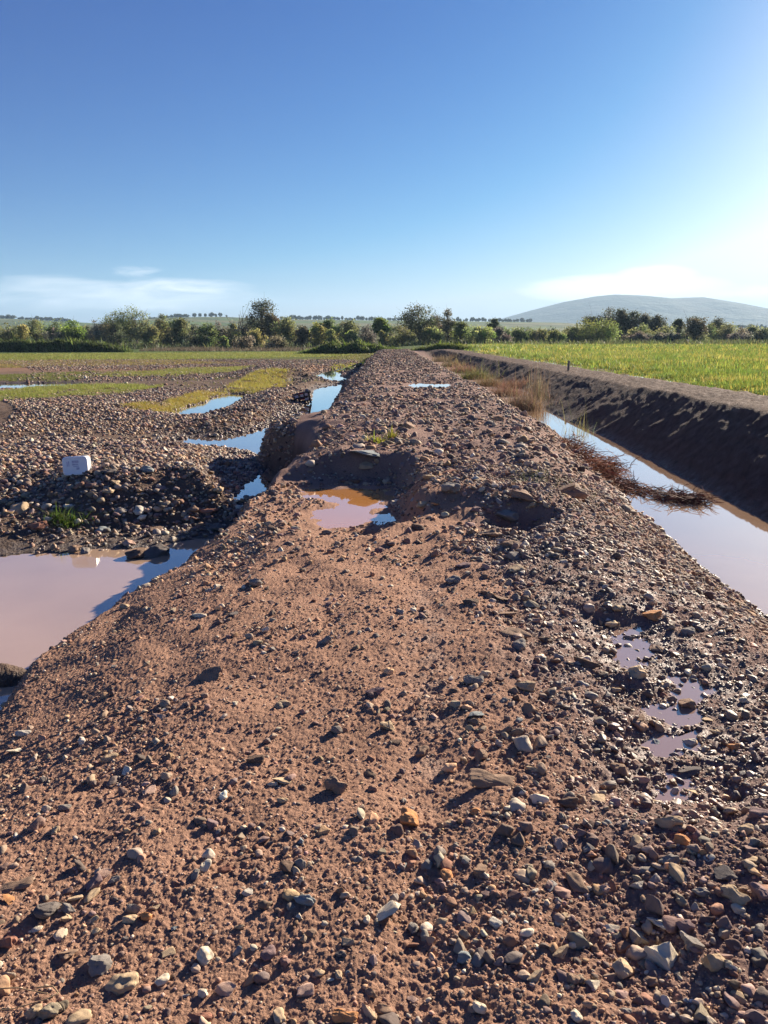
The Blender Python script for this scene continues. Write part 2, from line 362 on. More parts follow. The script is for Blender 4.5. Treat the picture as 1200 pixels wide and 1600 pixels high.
M_BANK = soil_mat('dark_bank_soil', [(6, .8, .10), (18, .8, .05), (70, .6, .015)], var=.45, wet_rough=.38)
M_FIELD = soil_mat('field_soil', [(1.2, .9, .5), (6, .7, .15)], var=.5, scale=.15)
M_STONE = soil_mat('stone', [(45, .35, .01), (190, .3, .003)], var=.35, wet_rough=.34, dry_rough=.75, scale=1.6)

def water_mat(name, col, rough=.02, bump_s=.02):
    m, nt, b = new_mat(name)
    tcn = N(nt, 'ShaderNodeTexCoord'); n = N(nt, 'ShaderNodeTexNoise'); n.inputs['Scale'].default_value = .9; n.inputs['Detail'].default_value = 4
    nt.links.new(tcn.outputs['Object'], n.inputs['Vector'])
    cr = N(nt, 'ShaderNodeMix', data_type='RGBA'); nt.links.new(n.outputs[0], cr.inputs[0])
    cr.inputs[6].default_value = (*[c*.8 for c in col], 1); cr.inputs[7].default_value = (*[min(1, c*1.2) for c in col], 1)
    nt.links.new(cr.outputs[2], b.inputs['Base Color'])
    b.inputs['Coat Weight'].default_value = 1; b.inputs['Coat Roughness'].default_value = rough*.7; b.inputs['Coat IOR'].default_value = 1.75; b.inputs['Roughness'].default_value = rough; b.inputs['IOR'].default_value = 1.55; b.inputs['Specular IOR Level'].default_value = .6
    n2 = N(nt, 'ShaderNodeTexNoise'); n2.inputs['Scale'].default_value = 5; n2.inputs['Detail'].default_value = 2
    nt.links.new(tcn.outputs['Object'], n2.inputs['Vector'])
    bp = N(nt, 'ShaderNodeBump'); bp.inputs['Strength'].default_value = bump_s; bp.inputs['Distance'].default_value = .02
    nt.links.new(n2.outputs[0], bp.inputs['Height']); nt.links.new(bp.outputs[0], b.inputs['Normal'])
    return m
def leaf_mat(name, trans=.35, rough=.6):
    m, nt, b = new_mat(name)
    at = N(nt, 'ShaderNodeVertexColor', layer_name='Col'); nt.links.new(at.outputs[0], b.inputs['Base Color'])
    b.inputs['Roughness'].default_value = rough; b.inputs['Specular IOR Level'].default_value = .25
    tr = N(nt, 'ShaderNodeBsdfTranslucent')
    hsn = N(nt, 'ShaderNodeHueSaturation'); hsn.inputs['Value'].default_value = 1.3; hsn.inputs['Saturation'].default_value = 1.0
    nt.links.new(at.outputs[0], hsn.inputs['Color']); nt.links.new(hsn.outputs[0], tr.inputs[0])
    ms = N(nt, 'ShaderNodeMixShader'); ms.inputs[0].default_value = trans
    nt.links.new(b.outputs[0], ms.inputs[1]); nt.links.new(tr.outputs[0], ms.inputs[2])
    nt.links.new(ms.outputs[0], nt.nodes['Material Output'].inputs[0])
    return m
M_LEAF = leaf_mat('leaves', .5); M_GRASS = leaf_mat('grass_blades', .35); M_DRY = leaf_mat('dry_stems', .25, .8)
def plain_mat(name, col, rough=.8, spec=.3, nscale=12, var=.3, bs=.2):
    m, nt, b = new_mat(name)
    tcn = N(nt, 'ShaderNodeTexCoord'); n = N(nt, 'ShaderNodeTexNoise'); n.inputs['Scale'].default_value = nscale; n.inputs['Detail'].default_value = 6
    nt.links.new(tcn.outputs['Object'], n.inputs['Vector'])
    cr = N(nt, 'ShaderNodeMix', data_type='RGBA'); nt.links.new(n.outputs[0], cr.inputs[0])
    cr.inputs[6].default_value = (*[c*(1-var) for c in col], 1); cr.inputs[7].default_value = (*[min(1, c*(1+var)) for c in col], 1)
    nt.links.new(cr.outputs[2], b.inputs['Base Color']); b.inputs['Roughness'].default_value = rough; b.inputs['Specular IOR Level'].default_value = spec
    bp = N(nt, 'ShaderNodeBump'); bp.inputs['Strength'].default_value = bs; bp.inputs['Distance'].default_value = .02
    nt.links.new(n.outputs[0], bp.inputs['Height']); nt.links.new(bp.outputs[0], b.inputs['Normal'])
    return m
M_BARK = plain_mat('bark', (.09, .07, .055)); M_WOOD = plain_mat('weathered_wood', (.22, .18, .14), nscale=30)

# ------------------------------------------------------------ the ground as one sheet, cut into its named stretches
def rows():
    ys = [-8, -5, -3, -1.5, -.5, 0, .4, .7, .9, 1.05]
    y = 1.15
    while y < 420:
        ys.append(y); y += min(.00082*y*y+.0012, .0095*y, 6.0)
    ys += list(np.geomspace(430, 14000, 40))
    return np.array(ys)
YS = rows()
ts = np.concatenate([-np.geomspace(4.5, .64, 26), np.linspace(-.63, .63, 1130), np.geomspace(.64, 4.5, 26)])
YY = YS[:, None]; spread = np.where(YY < 1.2, 3.2, YY+2.0-0*YY)
XX = ts[None]*(np.maximum(YY, 1.2)*.86+.75)
YYf = np.broadcast_to(YY, XX.shape)
xs_, ys_ = XX.ravel(), YYf.ravel()
ZZ = land(xs_, ys_, True)
def albedo(x, y, z):
    c = np.zeros((len(x), 4))
    n = fbm(x, y, .8, 4, 91); n2 = fbm(x, y, 6, 3, 92)
    dry = np.array([.365, .215, .148]); wetc = np.array([.22, .14, .115]); grey = np.array([.25, .165, .138])
    k = np.clip(sstep(.35, 1.0, x-.02*y+.22*n)*(1-sstep(8, 12, y)*.3), 0, 1)*(1-sstep(2.2, 3.2, x)*.6)
    k = np.maximum(k, sstep(8.4, 10.5, y+n)*.9)
    base = dry*(1-k[:, None])+grey*k[:, None]
    wet = np.zeros(len(x))
    rut = np.full(len(x), 9.0)
    for pl in W_RUT: rut = np.minimum(rut, sdf(x, y, pl))
    wr = sstep(.30, .0, rut+.15*n)*sstep(-.35, .1, n2); tr = np.exp(-((x-.22-.03*(y-3)+.05*n)/.12)**2)*sstep(2, 2.6, y)*(1-sstep(4.0, 5.5, y))*.5*(n2 > -.1)
    right = sstep(.55, 1.0, x+.25*n)*(1-sstep(2.0, 2.8, x))*sstep(1.9, 2.8, y+n*.3)*(1-sstep(4.5, 7, y))*.75*sstep(-.05, .3, n2)
    wet = np.maximum.reduce([wr, tr, right])
    wr2 = wr*.8
    base = base*(1-wr2[:, None])+wetc*wr2[:, None]
    cut = sstep(-.28, -.55, z)*sstep(8.5, 10, y)*(x < 2)*sstep(1.6, 1.0, x-shoulder(y)); base = base*(1-.55*cut[:, None])  # shade on the steep left slopes painted into the cut soil's colour
    # left flat
    foot = shoulder(y)-.45
    fl = sstep(.2, -.2, x-foot)
    flat = np.array([.15, .105, .08])*(1+.3*n[:, None])
    red = np.array([.30, .17, .105])
    kr = sstep(48, 58, y+4*n)*(1-sstep(80, 90, y+3*n))*.75
    flat = flat*(1-kr[:, None])+red*kr[:, None]
    gr = np.clip(sstep(72, 82, y+6*n)*1.0, 0, 1)*(.5+.5*(n2 > -.1)); gcol = np.array([.10, .13, .03])
    flat = flat*(1-gr[:, None])+gcol*gr[:, None]
    base = base*(1-fl[:, None])+flat*fl[:, None]
    damp = sstep(.16, .0, z-WZ)*(y < 110); damp = np.where(x > crest(y), 0, damp)
    base = base*(1-.45*damp[:, None]); wet = np.maximum(wet, damp*.9*(y < 60))
    # ditch bank, strip, field
    d0 = dwl(y); c0 = crest(y); bk = sstep(-.4, .0, x-d0)
    bankc = np.array([.118, .078, .062])*(1+.5*n2[:, None])
    base = base*(1-bk[:, None])+bankc*bk[:, None]; wet = np.where(bk > .5, .12*sstep(-.1, .4, n2)+.6*sstep(.2, 0, z-WZ), wet)
    fd = sstep(1.6, 2.6, x-c0+.7*n); fc = np.array([.085, .095, .03])*(1+.4*n[:, None])
    base = base*(1-fd[:, None])+fc*fd[:, None]; wet = wet*(1-fd)
    far = sstep(95, 120, y+8*n); farc = np.array([.075, .11, .035])
    nb = fbm(x*.02, y*.006, 1, 2, 99)
    farc = farc*(1+.6*nb[:, None])
    base = base*(1-far[:, None])+farc*far[:, None]
    c[:, :3] = np.clip(base, .01, .8); c[:, 3] = np.clip(wet, 0, 1)*(1-far)
    return c
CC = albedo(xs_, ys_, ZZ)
nr, nc = XX.shape
VV = np.stack([xs_, ys_, ZZ], 1)
ii = (np.arange(nr-1)[:, None]*nc+np.arange(nc-1)[None]); FF = np.stack([ii, ii+1, ii+nc+1, ii+nc], -1).reshape(-1, 4)
fx = xs_[FF].mean(1); fy = ys_[FF].mean(1)
foot = shoulder(fy)-.5-.75*np.exp(-((fy-15.6)/1.25)**4); mid = (rwl(fy)+dwl(fy))/2; cr_ = crest(fy)+1.2
zone = np.full(len(fx), 4)
m = fy < 96
zone[m & (fx < foot)] = 1; zone[m & (fx >= foot) & (fx < mid)] = 0; zone[m & (fx >= mid) & (fx < cr_)] = 2
zone[(fx >= np.where(m, cr_, 8.2)) & (fy < 172)] = 3
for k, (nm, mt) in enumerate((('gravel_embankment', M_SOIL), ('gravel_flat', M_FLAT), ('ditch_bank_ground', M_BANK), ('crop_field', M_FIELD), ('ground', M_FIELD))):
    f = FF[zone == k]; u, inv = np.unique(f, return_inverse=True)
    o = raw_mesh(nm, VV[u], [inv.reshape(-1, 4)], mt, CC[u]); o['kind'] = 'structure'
del VV, FF, CC, XX, fx, fy
print('ground', round(time.time()-T0, 1))

# ------------------------------------------------------------ water
def sheet(name, pts, z, mat):
    pts = np.array(pts, float); V = np.column_stack([pts, np.full(len(pts), z)])
    me = bpy.data.meshes.new(name); me.from_pydata(V.tolist(), [], [list(range(len(V)))]); me.materials.append(mat); me.update()
    o = bpy.data.objects.new(name, me); COL.objects.link(o); o['kind'] = 'structure'; return o
M_POND = water_mat('muddy_pond_water', (.50, .34, .23), .03, .03); M_DITCH = water_mat('muddy_ditch_water', (.42, .27, .17), .03, .02); M_CHAN = water_mat('channel_water', (.17, .12, .09), .02, .02)
M_PUD = water_mat('orange_puddle_water', (.60, .27, .08), .02, .01); M_RUT = water_mat('rut_water', (.30, .195, .15), .03, .02)
sheet('pond_water', [(-70, -8), (-1.3, -8), (-1.3, 10.3), (-70, 10.3)], WZ, M_POND)
sheet('channel_water', [(-70, 10.3), (-1.3, 10.3), (-1.3, 92), (-70, 92)], WZ, M_CHAN)
sheet('ditch_water', [(2.8, -8), (6.6, -8), (6.6, 34), (2.8, 34)], WZ, M_DITCH)
def grow(pl, g):
    c = pl.mean(0); return c+(pl-c)*g
x0, y0 = W_DIP.min(0)-.25; x1, y1 = W_DIP.max(0)+.25
sheet('puddle_in_the_hollow', [(x0, y0), (x1, y0), (x1, y1), (x0, y1)], DIPZ, M_PUD)
x0, y0 = W_B2.min(0)-.3; x1, y1 = W_B2.max(0)+.8
sheet('puddle_on_the_embankment', [(x0, y0), (x1, y0), (x1, y1), (x0, y1)], B2Z, M_PUD)
x0, y0 = W_SIDE.min(0)-.1; x1, y1 = W_SIDE.max(0)+.1
sheet('puddle_beside_the_hump', [(x0, y0), (x1, y0), (x1, y1), (x0, y1)], -.13, M_PUD)
for pl in W_RUT:
    sheet('puddle_in_the_rut', pl.mean(0)+(pl-pl.mean(0))*1.22, RUTZ, M_RUT)
q = [(crest(y)+.75, y) for y in np.linspace(19, 84, 12)]+[(crest(y)+2.3, y) for y in np.linspace(84, 19, 12)]
sheet('puddle_along_the_field', q, -.192, M_DITCH)

# ------------------------------------------------------------ stones
def ico(sub):
    t = (1+5**.5)/2
    v = [(-1, t, 0), (1, t, 0), (-1, -t, 0), (1, -t, 0), (0, -1, t), (0, 1, t), (0, -1, -t), (0, 1, -t), (t, 0, -1), (t, 0, 1), (-t, 0, -1), (-t, 0, 1)]
    f = [(0, 11, 5), (0, 5, 1), (0, 1, 7), (0, 7, 10), (0, 10, 11), (1, 5, 9), (5, 11, 4), (11, 10, 2), (10, 7, 6), (7, 1, 8), (3, 9, 4), (3, 4, 2), (3, 2, 6), (3, 6, 8), (3, 8, 9), (4, 9, 5), (2, 4, 11), (6, 2, 10), (8, 6, 7), (9, 8, 1)]
    v = [np.array(p)/np.linalg.norm(p) for p in v]
    for _ in range(sub):
        mid = {}; nf = []
        def mp(a, b):
            k = (min(a, b), max(a, b))
            if k not in mid:
                p = v[a]+v[b]; v.append(p/np.linalg.norm(p)); mid[k] = len(v)-1
            return mid[k]
        for a, b, c in f:
            d, e, g = mp(a, b), mp(b, c), mp(c, a); nf += [(a, d, g), (b, e, d), (c, g, e), (d, e, g)]
        f = nf
    return np.array(v), np.array(f)
ICO = [ico(i) for i in range(5)]
def stone_shape(sub, seed, angular=.5):
    """a unit pebble: rounded, flattened by a few fracture planes, slightly lumpy"""
    g = np.random.default_rng(seed); v, f = ICO[sub]; p = v.copy()
    lump = g.normal(size=(5, 3)); 
    for k in range(5):
        d = lump[k]/np.linalg.norm(lump[k]); p = p*(1+.10*np.sin(2.2*(v@d)*(1+k*.5)+g.uniform(0, 6)))[:, None]
    npl = g.integers(3, 9)
    for k in range(npl):
        d = g.normal(size=3); d /= np.linalg.norm(d); c = g.uniform(.52, .9)/(.6+angular)
        s = p@d; ex = np.maximum(s-c, 0); p = p-(ex*(.82+.15*angular))[:, None]*d
    if sub >= 3:
        for fr, am in ((3.1, .035), (6.7, .018), (13, .008)):
            q = v*fr+seed; p = p*(1+am*(np.sin(q[:, 0]*1.7+np.sin(q[:, 1]*2.1))+np.sin(q[:, 2]*1.9+q[:, 0])))[:, None]
    p = p-(p.max(0)+p.min(0))/2; return p/p.max(0), f
VAR = {s: [stone_shape(s, 100*s+i, g_) for i, g_ in enumerate((.1, .2, .35, .5, .6, .7, .45, .8, .25, .9))] for s in (0, 1, 2)}
PAL = np.array([[.23, .17, .13], [.30, .23, .17], [.19, .13, .115], [.36, .29, .21], [.30, .175, .12], [.17, .135, .12], [.24, .21, .18], [.46, .40, .31], [.38, .25, .15], [.25, .17, .145]])*np.array([1.04, 1.0, .98])
def rots(n, tilt, g=rng):
    yaw = g.uniform(0, 2*np.pi, n); a = g.uniform(0, 2*np.pi, n); t = np.abs(g.normal(0, tilt, n))
    c, s = np.cos(yaw), np.sin(yaw); Rz = np.zeros((n, 3, 3)); Rz[:, 0, 0] = c; Rz[:, 0, 1] = -s; Rz[:, 1, 0] = s; Rz[:, 1, 1] = c; Rz[:, 2, 2] = 1
    k = np.stack([np.cos(a), np.sin(a), 0*a], 1); K = np.zeros((n, 3, 3))
    K[:, 0, 1] = -k[:, 2]; K[:, 0, 2] = k[:, 1]; K[:, 1, 0] = k[:, 2]; K[:, 1, 2] = -k[:, 0]; K[:, 2, 0] = -k[:, 1]; K[:, 2, 1] = k[:, 0]
    Rt = np.eye(3)[None]+np.sin(t)[:, None, None]*K+(1-np.cos(t))[:, None, None]*(K@K)
    return Rt@Rz
def pebbles(name, label, x, y, size, sub, sink=.3, tilt=.35, pal=None, wetfn=None, dark=1.0, flat=(.38, .75)):
    n = len(x); z = land(x, y, y.min() < 14)
    s = np.stack([size, size*rng.uniform(.6, .95, n), size*rng.uniform(*flat, n)], 1)*.5
    Rm = rots(n, tilt); pos = np.stack([x, y, z+s[:, 2]*(1-2*sink)], 1)
    pl = PAL if pal is None else pal
    c = pl[rng.integers(0, len(pl), n)]*np.exp(rng.normal(0, .26, (n, 1)))*np.exp(rng.normal(0, .025, (n, 3)))*dark
    wet = np.zeros(n) if wetfn is None else wetfn(x, y, z)
    c = c*(1-.22*wet[:, None])
    Vs, Fs, Cs = [], [], []; off = 0; pick = rng.integers(0, 10, n)
    for k in range(10):
        i = np.where(pick == k)[0]
        if not len(i): continue
        bv, bf = VAR[sub][k]; nv = len(bv)
        v = np.einsum('nij,nkj->nki', Rm[i], bv[None]*s[i][:, None]) + pos[i][:, None]
        Vs.append(v.reshape(-1, 3)); Fs.append((bf[None]+(np.arange(len(i))*nv)[:, None, None]+off).reshape(-1, 3)); off += nv*len(i)
        Cs.append(np.repeat(np.column_stack([c[i], wet[i]]), nv, 0))
    o = raw_mesh(name, np.concatenate(Vs), [np.concatenate(Fs)], M_STONE, np.clip(np.concatenate(Cs), 0, .75), smooth=sub > 0)
    return tag(o, label, 'pebbles', None, 'stuff')
SPARE = []
def near_pebbles(label, x, y, size, cut, **kw):
    b = size > cut
    pebbles('pebbles', label, x[~b], y[~b], size[~b], 1, **kw)
    pebbles('pebbles', label.replace('small', 'larger'), x[b], y[b], size[b], 2, tilt=.5, flat=(.35, .9), **kw)
def plaw(n, a, b, p):
    u = rng.uniform(0, 1, n); return (a**(-p)+u*(b**(-p)-a**(-p)))**(-1/p)
def region(n, y0, y1, xl, xr, pw=0):
    """uniform in the ground area seen by the camera, with a margin"""
    t = rng.uniform(0, 1, n); y = y0+(y1-y0)*t; w_ = .56*y+1.0
    y = y0+(y1-y0)*np.sqrt(t) if pw else y
    a = np.maximum(xl(y), -w_); b = np.minimum(xr(y), w_); return rng.uniform(0, 1, n)*(b-a)+a, y
def wet_near(x, y, z):
    r = np.full(len(x), 9.0)
    for pl in W_RUT: r = np.minimum(r, sdf(x, y, pl))
    n = fbm(x, y, .8, 3, 91)
    w = np.maximum(sstep(.5, .05, r), sstep(.55, 1.0, x+.25*n)*(1-sstep(2.2, 3, x))*sstep(1.9, 2.8, y+n*.3)*(1-sstep(4.5, 7.5, y))*.5)
    return np.maximum(w, sstep(.12, 0, z-WZ)*(z > -1.2)*1.0)
sL = lambda y: shoulder(y)-.25; sR = lambda y: rwl(y)+.05
def keep_dens(x, y, f): return rng.uniform(0, 1, len(x)) < f(x, y)
def dens_near(x, y):
    """few stones on the sandy left, crowded on the right, sparse where fine soil shows"""
    n = fbm(x, y, 1.3, 3, 191)*1.4; k = sstep(.15, .9, x-.04*(y-3)+.45*n); return np.clip(.20+.8*k+.35*sstep(.05, .4, n)-.06*sstep(3, 4.5, y), 0, 1)
def off_water(x, y, z0=.02):
    z = land(x, y, False); ok = np.ones(len(x), bool)
    for pl, zz in [(W_DIP, DIPZ), (W_B2, B2Z)]: ok &= ~((sdf(x, y, pl) < .12) & (z < zz+.012))
    ok &= ~((z < WZ-.03)); return ok
# grit, then pebbles, then cobbles in bands of distance
x, y = region(95000, 1.15, 5.6, sL, sR); k = keep_dens(x, y, lambda a, b: .25+.75*dens_near(a, b)); x, y = x[k], y[k]
pebbles('grit', 'fine reddish grit strewn over the near soil of the embankment', x, y, plaw(len(x), .005, .016, 1.6), 0, sink=.4, wetfn=wet_near, pal=np.array([[.33, .19, .13], [.28, .17, .12], [.36, .22, .15], [.22, .14, .11], [.30, .21, .16], [.20, .13, .11], [.40, .30, .23]]))
x, y = region(23000, 1.15, 6.2, sL, sR); k = keep_dens(x, y, dens_near); x, y = x[k], y[k]
near_pebbles('small brown and grey pebbles scattered over the near embankment', x, y, plaw(len(x), .013, .062, 2.0), .027, sink=.4, wetfn=wet_near)
x = rng.uniform(.45, 2.6, 520); y = 1.3+5*rng.uniform(0, 1, 520)**1.2; k = dens_near(x, y) > .5; x, y = x[k], y[k]
pebbles('pebbles', 'fist-sized half-buried stones among the pebbles on the right of the embankment', x, y, plaw(len(x), .04, .09, 1.6), 2, sink=.48, tilt=.5, flat=(.4, .9), wetfn=wet_near)
x, y = region(24000, 5.2, 9.5, sL, sR); k = keep_dens(x, y, lambda a, b: np.clip(dens_near(a, b)+.35*sstep(7, 9, b), 0, 1)) & off_water(x, y); x, y = x[k], y[k]
near_pebbles('small pebbles on the embankment in front of and around the hollow', x, y, plaw(len(x), .018, .095, 1.9), .05, sink=.38, wetfn=wet_near)
x, y = region(12500, 8.6, 20, sL, sR); k = (fbm(x, y, .9, 3, 222) > -.30) & (x > shoulder(y)+.15+.3*fbm(x, y, 1.5, 2, 223)); x, y = x[k], y[k]
sc_ = sdf(x, y, np.array([P(u, v, -.25) for u, v in ((400, 790), (430, 745), (610, 738), (625, 790), (560, 815), (480, 815))]))
k = off_water(x, y) & ((sc_ > 0) | (rng.uniform(0, 1, len(x)) < .85)); x, y = x[k], y[k]
pebbles('rubble', 'rounded rubble heaped on the hump behind the hollow', x, y, plaw(len(x), .026, .22, 1.95), 1, sink=.42, tilt=.5)
x, y = region(11000, 19, 42, sL, lambda y: rwl(y)-.3); k = off_water(x, y) & (fbm(x, y, .6, 3, 224) > -.25); x, y = x[k], y[k]
pebbles('rubble', 'rubble on the middle stretch of the embankment', x, y, plaw(len(x), .04, .18, 2.0), 0, sink=.4)
x, y = region(6500, 40, 92, sL, lambda y: rwl(y)-.5)
pebbles('rubble', 'gravel on the far stretch of the embankment', x, y, plaw(len(x), .09, .2, 2.5), 0, dark=.95)
# the flat on the left
fL = lambda y: -1e3+0*y; fR = lambda y: shoulder(y)-.35
GPAL = PAL*np.array([.95, .97, 1.0])
def flatwet(x, y, z): return sstep(.10, 0, z-WZ)
def not_deep(x, y, t=-.015): return land(x, y, False) > WZ+t
x, y = region(34000, 8.7, 17, fL, fR, 1); k = not_deep(x, y, -.05) & (rng.uniform(0, 1, len(x)) < .45+sstep(-.4, -.1, fbm(x, y, .8, 3, 225))); x, y = x[k], y[k]
pebbles('cobbles', 'grey brown cobbles covering the gravel heap above the muddy pond', x, y, plaw(len(x), .035, .15, 1.9), 1, tilt=.55, pal=GPAL, wetfn=flatwet)
x, y = region(42000, 16.5, 36, fL, fR, 1); k = not_deep(x, y); x, y = x[k], y[k]
n = fbm(x, y, .3, 3, 201); k = (n+.3*rng.normal(size=len(x)) > -.55); x, y = x[k], y[k]
pebbles('cobbles', 'grey brown cobbles on the flat around the water channel', x, y, plaw(len(x), .055, .17, 2.2), 0, tilt=.55, pal=GPAL, wetfn=flatwet)
x, y = region(30000, 35, 80, lambda y: -.6*y, fR, 1); k = not_deep(x, y, .0); x, y = x[k], y[k]
n = fbm(x*.35, y, .12, 3, 202); k = (n+.25*rng.normal(size=len(x)) > -.12) | (x > -7); x, y = x[k], y[k]
pebbles('cobbles', 'far gravel on the flat beyond the channel', x, y, plaw(len(x), .09, .22, 2.5), 0, tilt=.5, pal=GPAL)
print('pebbles', round(time.time()-T0, 1))

# stones one can point at
COLS = {'grey': (.20, .18, .165), 'dark grey': (.12, .105, .10), 'pale grey': (.38, .35, .31), 'tan': (.36, .27, .18), 'yellowish': (.45, .335, .22), 'brown': (.22, .15, .11),
        'dark brown': (.13, .09, .07), 'rusty orange': (.42, .21, .10), 'purple grey': (.19, .13, .13), 'pinkish': (.38, .26, .21), 'cream': (.52, .45, .35), 'blue grey': (.19, .21, .22),
        'olive': (.235, .20, .15), 'red brown': (.26, .13, .095)}
